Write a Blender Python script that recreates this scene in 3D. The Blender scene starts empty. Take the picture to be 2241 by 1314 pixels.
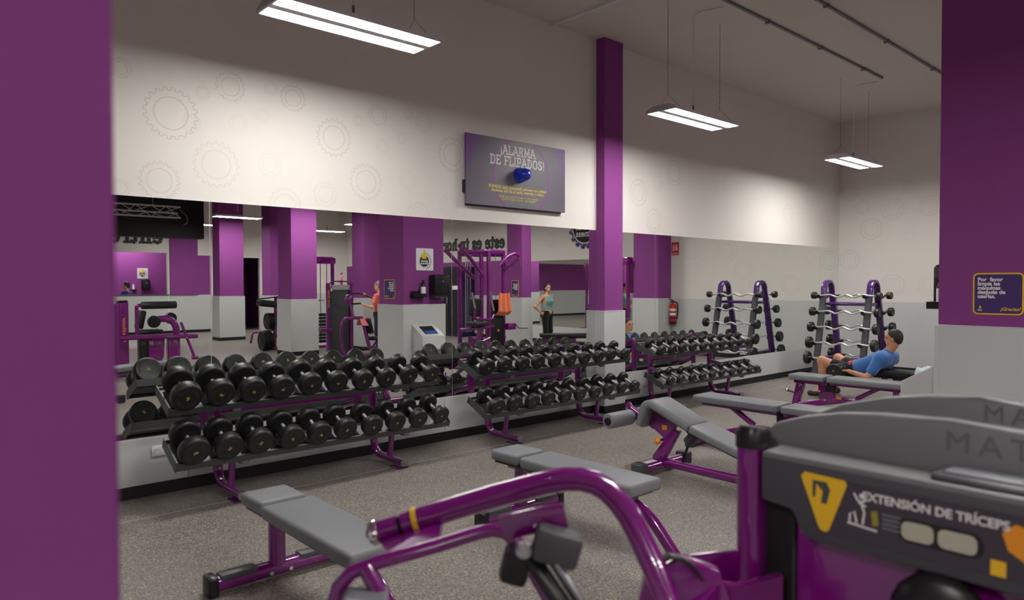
import bpy, bmesh, math, random
import numpy as np
from mathutils import Vector, Matrix

# ------------------------------------------------------------------ camera, world, exposure
SC = bpy.context.scene
COL = SC.collection
CAM_H = 1.62
PITCH, YAW, ROLL, FPX = 0.0231, 0.8352, -0.0024, 1549.2
fw = Vector((math.cos(YAW), math.sin(YAW), 0)); rt = Vector((math.sin(YAW), -math.cos(YAW), 0)); up = Vector((0, 0, 1))
F_ = fw * math.cos(PITCH) - up * math.sin(PITCH)
U_ = up * math.cos(PITCH) + fw * math.sin(PITCH)
R2 = rt * math.cos(ROLL) + U_ * math.sin(ROLL)
U2 = U_ * math.cos(ROLL) - rt * math.sin(ROLL)
cam = bpy.data.cameras.new('camera')
cam_ob = bpy.data.objects.new('camera', cam)
COL.objects.link(cam_ob)
m3 = Matrix((R2, U2, -F_)).transposed()
cam_ob.matrix_world = Matrix.Translation((0, 0, CAM_H)) @ m3.to_4x4()
cam.sensor_width = 36.0
cam.sensor_fit = 'HORIZONTAL'
cam.lens = FPX / 2241.0 * 36.0
cam.clip_start = 0.05
cam.clip_end = 100
cam.dof.use_dof = True
cam.dof.focus_distance = 8.0
cam.dof.aperture_fstop = 2.8
SC.camera = cam_ob

world = bpy.data.worlds.new('world')
SC.world = world
world.use_nodes = True
world.node_tree.nodes['Background'].inputs[0].default_value = (1, 0.96, 0.92, 1)
world.node_tree.nodes['Background'].inputs[1].default_value = 0.02

SC.view_settings.view_transform = 'Standard'
SC.view_settings.look = 'None'
SC.view_settings.gamma = 1.0
SC.view_settings.use_curve_mapping = False
SC.view_settings.exposure = 0.0
LAMP = 63.0           # strength of the diffusers
SC.cycles.max_bounces = 10
SC.cycles.diffuse_bounces = 4
SC.cycles.glossy_bounces = 6
SC.cycles.sample_clamp_indirect = 6.0

PI = math.pi
def RAD(a): return a * PI / 180.0

# ------------------------------------------------------------------ materials
def lin(c):
    return tuple((x / 255.0 / 12.92) if x / 255.0 <= 0.04045 else ((x / 255.0 + 0.055) / 1.055) ** 2.4 for x in c)
MATS = {}
def mat(name, col, rough=0.5, metal=0.0, spec=0.5, coat=0.0, coat_rough=0.1, emit=0.0, bump=0.0, bump_scale=200.0, trans=0.0, noise=0.0, noise_scale=8.0, sheen=0.0, alpha=1.0):
    """col: sRGB 0-255"""
    m = bpy.data.materials.new(name); m.use_nodes = True
    nt = m.node_tree; b = nt.nodes['Principled BSDF']
    c = lin(col)
    b.inputs['Base Color'].default_value = (*c, 1)
    b.inputs['Roughness'].default_value = rough
    b.inputs['Metallic'].default_value = metal
    b.inputs['Specular IOR Level'].default_value = spec
    b.inputs['Coat Weight'].default_value = coat
    b.inputs['Coat Roughness'].default_value = coat_rough
    b.inputs['Transmission Weight'].default_value = trans
    b.inputs['Sheen Weight'].default_value = sheen
    if emit:
        b.inputs['Emission Color'].default_value = (*c, 1)
        b.inputs['Emission Strength'].default_value = emit
    if bump or noise:
        tc = nt.nodes.new('ShaderNodeTexCoord')
    if bump:
        n = nt.nodes.new('ShaderNodeTexNoise'); n.inputs['Scale'].default_value = bump_scale; n.inputs['Detail'].default_value = 4
        bp = nt.nodes.new('ShaderNodeBump'); bp.inputs['Strength'].default_value = bump; bp.inputs['Distance'].default_value = 0.004
        nt.links.new(tc.outputs['Object'], n.inputs['Vector']); nt.links.new(n.outputs['Fac'], bp.inputs['Height'])
        nt.links.new(bp.outputs['Normal'], b.inputs['Normal'])
    if noise:
        n = nt.nodes.new('ShaderNodeTexNoise'); n.inputs['Scale'].default_value = noise_scale; n.inputs['Detail'].default_value = 5
        mx = nt.nodes.new('ShaderNodeMix'); mx.data_type = 'RGBA'
        mx.inputs['A'].default_value = (*[x * (1 - noise) for x in c], 1)
        mx.inputs['B'].default_value = (*[min(1, x * (1 + noise)) for x in c], 1)
        nt.links.new(tc.outputs['Object'], n.inputs['Vector']); nt.links.new(n.outputs['Fac'], mx.inputs['Factor'])
        nt.links.new(mx.outputs['Result'], b.inputs['Base Color'])
    MATS[name] = m
    return m

mat('wall_white', (226, 222, 216), 0.7, spec=0.25, noise=0.015, noise_scale=3)
mat('gear3', (205, 199, 191), 0.7, spec=0.2)
mat('gear2', (210, 204, 196), 0.7, spec=0.2)
mat('gear1', (216, 210, 202), 0.7, spec=0.2)
mat('gear0', (220, 215, 206), 0.7, spec=0.2)
mat('ceiling', (212, 204, 196), 0.85, spec=0.15, bump=0.35, bump_scale=60, noise=0.05, noise_scale=2)
mat('grey_panel', (199, 201, 201), 0.42, spec=0.4, noise=0.02, noise_scale=2)
mat('grey_trim', (218, 216, 220), 0.4, spec=0.5)
mat('black_base', (17, 17, 18), 0.5)
mat('purple_paint', (137, 67, 136), 0.6, spec=0.15)
mat('gloss_purple', (116, 10, 112), 0.2, spec=0.55, coat=1.0, coat_rough=0.03)
mat('rack_purple', (66, 22, 98), 0.3, spec=0.5, coat=0.5, coat_rough=0.1)
mat('pad_grey', (122, 125, 130), 0.45, spec=0.4, bump=0.08, bump_scale=350)
mat('pad_black', (30, 31, 33), 0.45, spec=0.4, bump=0.08, bump_scale=350)
mat('rubber', (26, 26, 27), 0.42, spec=0.5, bump=0.04, bump_scale=300)
mat('rubber_print', (54, 55, 56), 0.6)
mat('black_plastic', (20, 20, 22), 0.35, spec=0.5)
mat('dark_plastic', (72, 73, 77), 0.45, spec=0.45)
mat('grey_plastic', (112, 113, 115), 0.45, spec=0.45)
mat('shelf_grey', (66, 67, 70), 0.4, spec=0.5)
mat('shelf_plate', (150, 151, 153), 0.35, spec=0.5, metal=0.3)
mat('chrome', (215, 215, 218), 0.14, metal=1.0)
mat('steel', (170, 171, 174), 0.3, metal=1.0)
mat('alu', (185, 186, 190), 0.35, metal=0.9)
mat('knurl', (160, 160, 164), 0.35, metal=1.0, bump=0.5, bump_scale=900)
mat('yellow', (236, 190, 30), 0.45)
mat('orange', (236, 150, 30), 0.45)
mat('white_print', (232, 230, 228), 0.6)
mat('white_plastic', (225, 225, 226), 0.4)
mat('lamp_white', (222, 223, 226), 0.4)
mat('diffuser', (255, 251, 247), 0.4, emit=LAMP)
mat('red', (196, 24, 26), 0.35)
mat('red_sign', (206, 40, 44), 0.5)
mat('dark_blue', (40, 24, 104), 0.45)
mat('sign_purple', (64, 36, 104), 0.5)
mat('black', (8, 8, 9), 0.6)
mat('cable_black', (14, 14, 15), 0.5)

def mirror_mat():
    m = bpy.data.materials.new('mirror_glass'); m.use_nodes = True
    b = m.node_tree.nodes['Principled BSDF']
    b.inputs['Base Color'].default_value = (0.87, 0.90, 0.87, 1)
    b.inputs['Metallic'].default_value = 1.0
    b.inputs['Roughness'].default_value = 0.0
    MATS['mirror_glass'] = m
mirror_mat()

def floor_mat():
    m = bpy.data.materials.new('rubber_floor'); m.use_nodes = True
    nt = m.node_tree; b = nt.nodes['Principled BSDF']
    b.inputs['Roughness'].default_value = 0.42
    b.inputs['Specular IOR Level'].default_value = 0.45
    tc = nt.nodes.new('ShaderNodeTexCoord')
    def noise(scale, detail=2.0):
        n = nt.nodes.new('ShaderNodeTexNoise'); n.inputs['Scale'].default_value = scale; n.inputs['Detail'].default_value = detail
        nt.links.new(tc.outputs['Object'], n.inputs['Vector']); return n
    def vor(scale):
        n = nt.nodes.new('ShaderNodeTexVoronoi'); n.inputs['Scale'].default_value = scale
        nt.links.new(tc.outputs['Object'], n.inputs['Vector']); return n
    def ramp(src, stops):
        r = nt.nodes.new('ShaderNodeValToRGB'); nt.links.new(src, r.inputs['Fac'])
        el = r.color_ramp.elements
        while len(el) < len(stops): el.new(0.5)
        for e, (p, c) in zip(el, stops): e.position = p; e.color = (*lin(c), 1)
        r.color_ramp.interpolation = 'CONSTANT'
        return r
    v = vor(165)
    sep = nt.nodes.new('ShaderNodeSeparateColor'); nt.links.new(v.outputs['Color'], sep.inputs['Color'])
    r = ramp(sep.outputs[0], [(0.0, (92, 88, 86)), (0.26, (120, 115, 110)), (0.52, (140, 133, 126)), (0.74, (166, 154, 136)), (0.84, (132, 129, 130)), (0.95, (192, 182, 164))])
    big = noise(1.3, 3)
    mr = nt.nodes.new('ShaderNodeMapRange'); mr.inputs['To Min'].default_value = 0.86; mr.inputs['To Max'].default_value = 1.1
    nt.links.new(big.outputs['Fac'], mr.inputs['Value'])
    mx = nt.nodes.new('ShaderNodeMix'); mx.data_type = 'RGBA'; mx.blend_type = 'MULTIPLY'; mx.inputs['Factor'].default_value = 1.0
    nt.links.new(r.outputs['Color'], mx.inputs['A']); nt.links.new(mr.outputs['Result'], mx.inputs['B'])
    nt.links.new(mx.outputs['Result'], b.inputs['Base Color'])
    fine = noise(160, 3)
    bp = nt.nodes.new('ShaderNodeBump'); bp.inputs['Strength'].default_value = 0.35; bp.inputs['Distance'].default_value = 0.003
    nt.links.new(fine.outputs['Fac'], bp.inputs['Height']); nt.links.new(bp.outputs['Normal'], b.inputs['Normal'])
    MATS['rubber_floor'] = m
floor_mat()

def fabric(name, col, noise=0.08, scale=60):
    return mat(name, col, 0.85, spec=0.15, sheen=0.3, bump=0.25, bump_scale=scale * 3, noise=noise, noise_scale=scale)

# ------------------------------------------------------------------ mesh helpers
def rot_to(d):
    """matrix whose z axis is d"""
    d = Vector(d).normalized()
    return d.to_track_quat('Z', 'Y').to_matrix().to_4x4()

class MB:
    """collects shapes and links them as one mesh object"""
    def __init__(self): self.bm = bmesh.new()
    def _xf(self, vs, M):
        if M is not None: bmesh.ops.transform(self.bm, matrix=M, verts=vs)
    def box(self, a, b, bev=0.0, seg=2, M=None):
        """axis aligned box between corners a and b"""
        bm = bmesh.new()
        bmesh.ops.create_cube(bm, size=1.0)
        for v in bm.verts:
            v.co = Vector(((a[i] + b[i]) / 2 + v.co[i] * (b[i] - a[i]) for i in range(3)))
        if bev > 0:
            bmesh.ops.bevel(bm, geom=list(bm.edges), offset=bev, segments=seg, profile=0.5, affect='EDGES')
        self.add(bm, M); return self
    def add(self, bm, M=None):
        if M is not None: bmesh.ops.transform(bm, matrix=M, verts=bm.verts)
        me = bpy.data.meshes.new('tmp'); bm.to_mesh(me); bm.free()
        self.bm.from_mesh(me); bpy.data.meshes.remove(me)
        return self
    def obox(self, c, size, M3=None, bev=0.0, seg=2):
        """oriented box: centre, full size, rotation matrix"""
        M = Matrix.Translation(c)
        if M3 is not None: M = M @ M3.to_4x4()
        s = Vector(size) / 2
        return self.box(-s, s, bev, seg, M)
    def beam(self, p, q, w, h, up=(0, 0, 1), bev=0.0, seg=2):
        """box beam from p to q; w across, h along up"""
        p, q = Vector(p), Vector(q); z = (q - p).normalized(); u = Vector(up)
        x = u.cross(z)
        if x.length < 1e-4: x = Vector((1, 0, 0)).cross(z)
        x.normalize(); y = z.cross(x)
        M = Matrix((x, y, z)).transposed().to_4x4(); M.translation = p
        L = (q - p).length
        return self.box((-w / 2, -h / 2, 0), (w / 2, h / 2, L), bev, seg, M)
    def cyl(self, p, q, r, r2=None, n=16, caps=True):
        p, q = Vector(p), Vector(q); r2 = r if r2 is None else r2
        bm = bmesh.new(); M = rot_to(q - p); M.translation = p; L = (q - p).length
        bmesh.ops.create_cone(bm, cap_ends=caps, segments=n, radius1=r, radius2=r2, depth=L)
        bmesh.ops.translate(bm, verts=bm.verts, vec=(0, 0, L / 2))
        return self.add(bm, M)
    def sphere(self, c, r, n=12, scale=(1, 1, 1), M3=None):
        bm = bmesh.new()
        bmesh.ops.create_uvsphere(bm, u_segments=n * 2, v_segments=n, radius=r)
        bmesh.ops.scale(bm, vec=scale, verts=bm.verts)
        M = Matrix.Translation(c)
        if M3 is not None: M = M @ M3.to_4x4()
        return self.add(bm, M)
    def lathe(self, prof, n=24, M=None):
        """prof: (r, z) pairs around local z"""
        bm = bmesh.new(); rings = []
        for r, z in prof:
            if r < 1e-6: rings.append([bm.verts.new((0, 0, z))])
            else: rings.append([bm.verts.new((r * math.cos(2 * PI * k / n), r * math.sin(2 * PI * k / n), z)) for k in range(n)])
        for a, b in zip(rings, rings[1:]):
            if len(a) == 1 and len(b) == 1: continue
            for k in range(n):
                k2 = (k + 1) % n
                if len(a) == 1: f = [a[0], b[k2], b[k]]
                elif len(b) == 1: f = [a[k], a[k2], b[0]]
                else: f = [a[k], a[k2], b[k2], b[k]]
                try: bm.faces.new(f)
                except ValueError: pass
        bmesh.ops.recalc_face_normals(bm, faces=bm.faces)
        return self.add(bm, M)
    def tube(self, pts, r, n=12, closed=False, profile=None, caps=True, up=(0, 0, 1)):
        """sweep a circle (or profile polygon) along points; r may be a list"""
        pts = [Vector(p) for p in pts]; N = len(pts)
        bm = bmesh.new(); rings = []
        prev = None
        for i in range(N):
            if closed: t = pts[(i + 1) % N] - pts[i - 1]
            else: t = pts[min(i + 1, N - 1)] - pts[max(i - 1, 0)]
            t.normalize()
            if prev is None:
                u = Vector(up); x = u.cross(t)
                if x.length < 1e-3: x = Vector((1, 0, 0)).cross(t)
                x.normalize()
            else:
                x = prev - t * prev.dot(t)
                x.normalize()
            prev = x.copy(); y = t.cross(x)
            rr = r[i] if isinstance(r, (list, tuple)) else r
            if profile is None: pr = [(rr * math.cos(2 * PI * k / n), rr * math.sin(2 * PI * k / n)) for k in range(n)]
            else: pr = [(a * rr, b * rr) for a, b in profile]
            rings.append([bm.verts.new(pts[i] + x * a + y * b) for a, b in pr])
        m = len(rings[0]); last = N if closed else N - 1
        for i in range(last):
            A, B = rings[i], rings[(i + 1) % N]
            for k in range(m):
                bm.faces.new([A[k], A[(k + 1) % m], B[(k + 1) % m], B[k]])
        if caps and not closed:
            bm.faces.new(list(reversed(rings[0]))); bm.faces.new(rings[-1])
        bmesh.ops.recalc_face_normals(bm, faces=bm.faces)
        return self.add(bm)
    def prism(self, poly, depth, M=None, bev=0.0, seg=2):
        """polygon in local xy extruded along z"""
        bm = bmesh.new()
        a = [bm.verts.new((x, y, 0)) for x, y in poly]; b = [bm.verts.new((x, y, depth)) for x, y in poly]
        n = len(poly)
        bm.faces.new(list(reversed(a))); bm.faces.new(b)
        for k in range(n): bm.faces.new([a[k], a[(k + 1) % n], b[(k + 1) % n], b[k]])
        bmesh.ops.recalc_face_normals(bm, faces=bm.faces)
        if bev: bmesh.ops.bevel(bm, geom=list(bm.edges), offset=bev, segments=seg, profile=0.5, affect='EDGES')
        return self.add(bm, M)
    def quad(self, pts):
        vs = [self.bm.verts.new(p) for p in pts]; self.bm.faces.new(vs); return self
    def mesh(self, name, angle=38):
        bm = self.bm
        ca = math.cos(RAD(angle))
        for f in bm.faces: f.smooth = True
        for e in bm.edges:
            if len(e.link_faces) == 2:
                f1, f2 = e.link_faces
                if f1.normal.dot(f2.normal) < ca: e.smooth = False
            else: e.smooth = False
        me = bpy.data.meshes.new(name); bm.to_mesh(me); bm.free()
        return me
    def build(self, name, material, parent=None, angle=38, loc=None):
        self.bm.normal_update()
        me = self.mesh(name, angle)
        return link(name, me, material, parent, loc)

def link(name, me, material=None, parent=None, loc=None):
    o = bpy.data.objects.new(name, me); COL.objects.link(o)
    if material is not None and me is not None and len(me.materials) == 0:
        me.materials.append(MATS[material] if isinstance(material, str) else material)
    if parent is not None: o.parent = parent
    if loc is not None: o.location = loc
    return o
def tag(o, label=None, cat=None, group=None, kind=None):
    if label: o['label'] = label
    if cat: o['category'] = cat
    if group: o['group'] = group
    if kind: o['kind'] = kind
    return o
def thing(name, label=None, cat=None, loc=(0, 0, 0), rz=0.0, group=None, kind=None, rot=None):
    o = bpy.data.objects.new(name, None); COL.objects.link(o)
    o.empty_display_size = 0.1
    o.location = loc; o.rotation_euler = rot if rot else (0, 0, rz)
    return tag(o, label, cat, group, kind)
def copy_tree(o, parent=None):
    c = o.copy(); COL.objects.link(c); c.parent = parent
    for ch in o.children: copy_tree(ch, c)
    return c

def arc(c, r, a0, a1, n, ax=(1, 0, 0), ay=(0, 0, 1)):
    c, ax, ay = Vector(c), Vector(ax), Vector(ay)
    return [c + ax * (r * math.cos(a0 + (a1 - a0) * k / n)) + ay * (r * math.sin(a0 + (a1 - a0) * k / n)) for k in range(n + 1)]
def fillet(pts, r, n=5):
    """round the inner corners of a polyline"""
    pts = [Vector(p) for p in pts]; out = [pts[0]]
    for i in range(1, len(pts) - 1):
        p, a, b = pts[i], pts[i - 1], pts[i + 1]
        rr = r[i] if isinstance(r, dict) and i in r else (r if not isinstance(r, dict) else 0.05)
        d1, d2 = (a - p), (b - p)
        t = min(rr, d1.length * 0.48, d2.length * 0.48)
        s, e = p + d1.normalized() * t, p + d2.normalized() * t
        for k in range(n + 1):
            u = k / n
            out.append(s * (1 - u) ** 2 + p * 2 * u * (1 - u) + e * u ** 2)
    out.append(pts[-1]); return out
def rrect(w, h, r, n=4):
    """rounded rectangle polygon centred on 0"""
    out = []
    for cx, cy, a in ((w / 2 - r, h / 2 - r, 0), (-w / 2 + r, h / 2 - r, PI / 2), (-w / 2 + r, -h / 2 + r, PI), (w / 2 - r, -h / 2 + r, 1.5 * PI)):
        for k in range(n + 1):
            t = a + PI / 2 * k / n
            out.append((cx + r * math.cos(t), cy + r * math.sin(t)))
    return out

def text_mesh(s, size, bold=0.0, extrude=0.001, align='CENTER', spacing=1.0, line=1.0, shear=0.0):
    cu = bpy.data.curves.new('lettering', 'FONT')
    cu.body = s; cu.size = size; cu.offset = bold; cu.extrude = extrude
    cu.align_x = align; cu.align_y = 'CENTER'; cu.space_character = spacing; cu.space_line = line; cu.shear = shear
    cu.resolution_u = 3
    o = bpy.data.objects.new('lettering', cu); COL.objects.link(o)
    dg = bpy.context.evaluated_depsgraph_get(); dg.update()
    me = bpy.data.meshes.new_from_object(o.evaluated_get(dg))
    bpy.data.objects.remove(o); bpy.data.curves.remove(cu)
    return me
def put_text(name, s, size, material, parent, M, bold=0.0, align='CENTER', spacing=1.0, line=1.0, extrude=0.001, shear=0.0):
    me = text_mesh(s, size, bold, extrude, align, spacing, line, shear)
    me.transform(M)
    me.materials.clear()
    return link(name, me, material, parent)
def plane_matrix(origin, x, y):
    """local xy -> the plane spanned by x, y at origin"""
    x, y = Vector(x).normalized(), Vector(y).normalized(); z = x.cross(y)
    M = Matrix((x, y, z)).transposed().to_4x4(); M.translation = Vector(origin)
    return M
# slab-serif capitals as strokes on a 0..1 grid: lines (x0,y0,x1,y1), arcs as point lists, serif feet
GLY = {
 'A': (0.86, [[(0.08, 0), (0.43, 1), (0.78, 0)], [(0.22, 0.36), (0.64, 0.36)]], [(0.08, 0), (0.78, 0)], [(0.36, 1)]),
 'L': (0.74, [[(0.2, 0), (0.2, 1)], [(0.2, 0.0), (0.66, 0.0), (0.66, 0.26)]], [(0.2, 0)], [(0.2, 1)]),
 'R': (0.86, [[(0.2, 0), (0.2, 1)], [(0.2, 1), (0.52, 1), (0.66, 0.9), (0.68, 0.74), (0.62, 0.58), (0.5, 0.5), (0.2, 0.5)], [(0.45, 0.5), (0.74, 0)]], [(0.2, 0), (0.74, 0)], [(0.2, 1)]),
 'M': (1.05, [[(0.18, 0), (0.2, 1), (0.52, 0.2), (0.84, 1), (0.86, 0)]], [(0.18, 0), (0.86, 0)], [(0.18, 1), (0.86, 1)]),
 'D': (0.88, [[(0.2, 0), (0.2, 1)], [(0.1, 1), (0.48, 1), (0.68, 0.86), (0.75, 0.5), (0.68, 0.14), (0.48, 0), (0.1, 0)]], [(0.2, 0)], [(0.2, 1)]),
 'E': (0.80, [[(0.2, 0), (0.2, 1)], [(0.2, 1), (0.68, 1), (0.68, 0.8)], [(0.2, 0.52), (0.52, 0.52)], [(0.2, 0), (0.7, 0), (0.7, 0.22)]], [(0.2, 0)], [(0.2, 1)]),
 'F': (0.76, [[(0.2, 0), (0.2, 1)], [(0.2, 1), (0.68, 1), (0.68, 0.8)], [(0.2, 0.52), (0.52, 0.52)]], [(0.2, 0)], [(0.2, 1)]),
 'I': (0.44, [[(0.22, 0), (0.22, 1)]], [(0.22, 0)], [(0.22, 1)]),
 'P': (0.80, [[(0.2, 0), (0.2, 1)], [(0.2, 1), (0.52, 1), (0.66, 0.9), (0.68, 0.72), (0.62, 0.54), (0.5, 0.46), (0.2, 0.46)]], [(0.2, 0)], [(0.2, 1)]),
 'O': (0.92, [[(0.46, 1), (0.22, 0.88), (0.12, 0.5), (0.22, 0.12), (0.46, 0), (0.7, 0.12), (0.8, 0.5), (0.7, 0.88), (0.46, 1)]], [], []),
 'S': (0.76, [[(0.62, 0.74), (0.62, 0.9), (0.4, 1), (0.18, 0.92), (0.13, 0.74), (0.24, 0.58), (0.52, 0.44), (0.63, 0.26), (0.56, 0.08), (0.36, 0), (0.14, 0.1), (0.13, 0.28)]], [], []),
 '!': (0.36, [[(0.18, 0.3), (0.18, 1)], [(0.18, 0.0), (0.18, 0.08)]], [], []),
 '\u00a1': (0.36, [[(0.18, -0.2), (0.18, 0.5)], [(0.18, 0.7), (0.18, 0.78)]], [], []),
 'T': (0.8, [[(0.4, 0), (0.4, 1)], [(0.1, 0.78), (0.1, 1), (0.7, 1), (0.7, 0.78)]], [(0.4, 0)], []),
 'U': (0.86, [[(0.18, 1), (0.18, 0.25), (0.3, 0.04), (0.45, 0), (0.6, 0.04), (0.7, 0.25), (0.7, 1)]], [], [(0.18, 1), (0.7, 1)]),
 'e': (0.70, [[(0.13, 0.38), (0.58, 0.38), (0.56, 0.58), (0.36, 0.7), (0.18, 0.6), (0.11, 0.35), (0.18, 0.1), (0.36, 0), (0.58, 0.1)]], [], []),
 's': (0.62, [[(0.5, 0.5), (0.5, 0.62), (0.32, 0.7), (0.14, 0.62), (0.14, 0.46), (0.48, 0.26), (0.5, 0.1), (0.3, 0), (0.12, 0.08), (0.12, 0.2)]], [], []),
 't': (0.52, [[(0.22, 0.95), (0.22, 0.12), (0.32, 0), (0.48, 0.06)], [(0.05, 0.68), (0.46, 0.68)]], [], []),
 'u': (0.76, [[(0.05, 0.68), (0.18, 0.68), (0.18, 0.15), (0.3, 0), (0.46, 0.05), (0.58, 0.2)], [(0.46, 0.68), (0.58, 0.68), (0.58, 0)]], [(0.62, 0)], []),
 'h': (0.78, [[(0.18, 0), (0.18, 1)], [(0.18, 0.5), (0.36, 0.7), (0.52, 0.65), (0.58, 0.48), (0.58, 0)]], [(0.18, 0), (0.58, 0)], [(0.12, 1)]),
 'o': (0.70, [[(0.35, 0.7), (0.17, 0.6), (0.1, 0.35), (0.17, 0.1), (0.35, 0), (0.53, 0.1), (0.6, 0.35), (0.53, 0.6), (0.35, 0.7)]], [], []),
 'r': (0.58, [[(0.18, 0), (0.18, 0.68)], [(0.18, 0.45), (0.32, 0.66), (0.5, 0.66), (0.52, 0.5)]], [(0.18, 0)], [(0.14, 0.68)]),
 'g': (0.70, [[(0.35, 0.7), (0.17, 0.6), (0.1, 0.38), (0.17, 0.14), (0.35, 0.08), (0.53, 0.16), (0.58, 0.38), (0.53, 0.6), (0.35, 0.7)], [(0.58, 0.68), (0.58, -0.15), (0.4, -0.28), (0.14, -0.2)]], [], []),
 'a': (0.70, [[(0.14, 0.58), (0.32, 0.7), (0.5, 0.62), (0.54, 0.48), (0.54, 0.0)], [(0.54, 0.4), (0.28, 0.4), (0.12, 0.28), (0.12, 0.1), (0.28, 0), (0.54, 0.12)]], [(0.58, 0)], []),
 'n': (0.78, [[(0.18, 0), (0.18, 0.68)], [(0.18, 0.5), (0.36, 0.7), (0.52, 0.65), (0.58, 0.48), (0.58, 0)]], [(0.18, 0), (0.58, 0)], [(0.14, 0.68)]),
}
def slab_text(s, h, w=0.15, serif=0.34, depth=0.002, track=0.02, center=True):
    """slab-serif lettering of cap height h as one flat mesh builder in the local xy plane"""
    mb = MB(); x = 0.0
    tot = sum(0.45 if c == ' ' else GLY[c][0] + track for c in s)
    ox = -tot / 2 if center else 0.0
    lift = [0]
    def stroke(p, q, ww):
        p, q = Vector((*p, 0)), Vector((*q, 0)); d = (q - p)
        if d.length < 1e-5: return
        d.normalize(); nrm = Vector((-d.y, d.x, 0)) * ww / 2; e = d * ww * 0.35
        P = [(p - e + nrm), (p - e - nrm), (q + e - nrm), (q + e + nrm)]
        lift[0] += 1
        mb.prism([((ox + x + v.x) * h, v.y * h) for v in P], depth + (lift[0] % 11) * 6e-5)
    for c in s:
        if c == ' ': x += 0.45; continue
        wid, strokes, bot, top = GLY[c]
        for pl in strokes:
            for p, q in zip(pl, pl[1:]): stroke(p, q, w)
        for (bx, by) in bot: stroke((bx - serif / 2, by + 0.0), (bx + serif / 2, by + 0.0), w * 0.75)
        for (bx, by) in top: stroke((bx - serif / 2, by), (bx + serif / 2 * 0.7, by), w * 0.75)
        x += wid + track
    return mb
def slab_letters(s, h, M, material, parent, w=0.15, serif=0.34, depth=0.002, track=0.02, center=True):
    """each letter an object of its own"""
    tot = sum(0.45 if c == ' ' else GLY[c][0] + track for c in s); x = -tot / 2 if center else 0.0
    for c in s:
        if c == ' ': x += 0.45; continue
        mb = slab_text(c, h, w, serif, depth, track, center=False)
        bmesh.ops.transform(mb.bm, matrix=M @ Matrix.Translation((x * h, 0, 0)), verts=mb.bm.verts)
        mb.build('letter', material, parent)
        x += GLY[c][0] + track
def gear_poly(r, teeth=18, depth=0.12):
    out = []
    for k in range(teeth):
        a = 2 * PI * k / teeth; s = 2 * PI / teeth
        for fr, rr in ((0.0, r * (1 - depth)), (0.16, r * (1 - depth)), (0.26, r), (0.60, r), (0.72, r * (1 - depth))):
            out.append((rr * math.cos(a + fr * s), rr * math.sin(a + fr * s)))
    return out
def ribbon(mb, poly, w, M, closed=True, z=0.0):
    """flat line of width w along a closed polygon, laid on the local xy plane"""
    n = len(poly); P = [Vector((x, y)) for x, y in poly]
    inn, outr = [], []
    for i in range(n):
        t = (P[(i + 1) % n] - P[i - 1]); t.normalize(); nn = Vector((-t.y, t.x)) * w / 2
        inn.append(mb.bm.verts.new(M @ Vector((P[i].x + nn.x, P[i].y + nn.y, z)))); outr.append(mb.bm.verts.new(M @ Vector((P[i].x - nn.x, P[i].y - nn.y, z))))
    for i in range(n):
        j = (i + 1) % n
        mb.bm.faces.new([inn[i], outr[i], outr[j], inn[j]])
# ------------------------------------------------------------------ the setting
D = 5.875            # plane of the mirror wall
XW = 13.79           # far wall
XL, YR, ZC = -4.0, -13.2, 4.655
ZW = 1.27            # top of the grey panelling
MB0, MB1 = 0.453, 2.286   # mirror bottom and top
ZB = 0.0935          # top of the black skirting

def struct(name, mb, m, parent=None):
    o = mb.build(name, m, parent)
    if parent is None: o['kind'] = 'structure'
    return o

floor = struct('floor', MB().box((XL, YR - 4, -0.1), (XW, D, 0)), 'rubber_floor')
mat('seam_grey', (172, 168, 162), 0.4)
for y in (5.32, 3.9 - 5.2, -5.0):
    MB().box((XL, y - 0.006, -0.001), (XW, y + 0.006, 0.0012)).build('sheet_seam', 'seam_grey', floor)
ceiling = struct('ceiling', MB().box((XL, YR - 4, ZC), (XW, D, ZC + 0.12)), 'ceiling')

wall_back = struct('wall_back', MB().box((XL, D, 0), (XW + 0.15, D + 0.15, ZC)), 'wall_white')
wall_right = struct('wall_right', MB().box((XW, YR - 4, 0), (XW + 0.15, D, ZC)), 'wall_white')
wall_left = struct('wall_left', MB().box((XL - 0.15, YR - 4, 0), (XL, D + 0.15, ZC)), 'wall_white')

# grey panels below the mirror: each board of the panelling is a piece of the wall
edges = [XL, -0.7, 1.84, 4.37, 6.66]
edges2 = [7.14, 9.85, 12.4, XW]
for es in (edges, edges2):
    for a, b in zip(es, es[1:]):
        MB().box((a + 0.002, D - 0.012, ZB - 0.03), (b - 0.002, D, MB0 - 0.006), 0.002, 1).build('grey_panel', 'grey_panel', wall_back)
def skirting(name, a, b):
    struct(name, MB().box(a, b, 0.003, 1), 'black_base')
skirting('baseboard_back', (XL, D - 0.016, 0), (XW, D, ZB))
skirting('baseboard_right', (XW - 0.016, YR, 0), (XW, D - 0.016, ZB))
skirting('baseboard_left', (XL, YR, 0), (XL + 0.016, D, ZB))
# grey panels of the far wall
ys = [D - 0.02, 3.75, 2.05]
for a, b in zip(ys, ys[1:]):
    MB().box((XW - 0.012, b + 0.002, ZB - 0.03), (XW, a - 0.002, ZW), 0.002, 1).build('grey_panel', 'grey_panel', wall_right)
for a, b, z in ((1.3, -1.0, MB0), (-1.0, -2.74, MB0), (-2.74, -6.2, ZW), (-6.2, -9.7, ZW), (-9.7, -13.1, ZW)):
    MB().box((XW - 0.012, b + 0.002, ZB - 0.03), (XW, a - 0.002, z - 0.006), 0.002, 1).build('grey_panel', 'grey_panel', wall_right)
MB().box((XW - 0.005, -13.1, ZW), (XW, -2.74, 2.3)).build('purple_band', 'purple_paint', wall_right)
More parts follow.
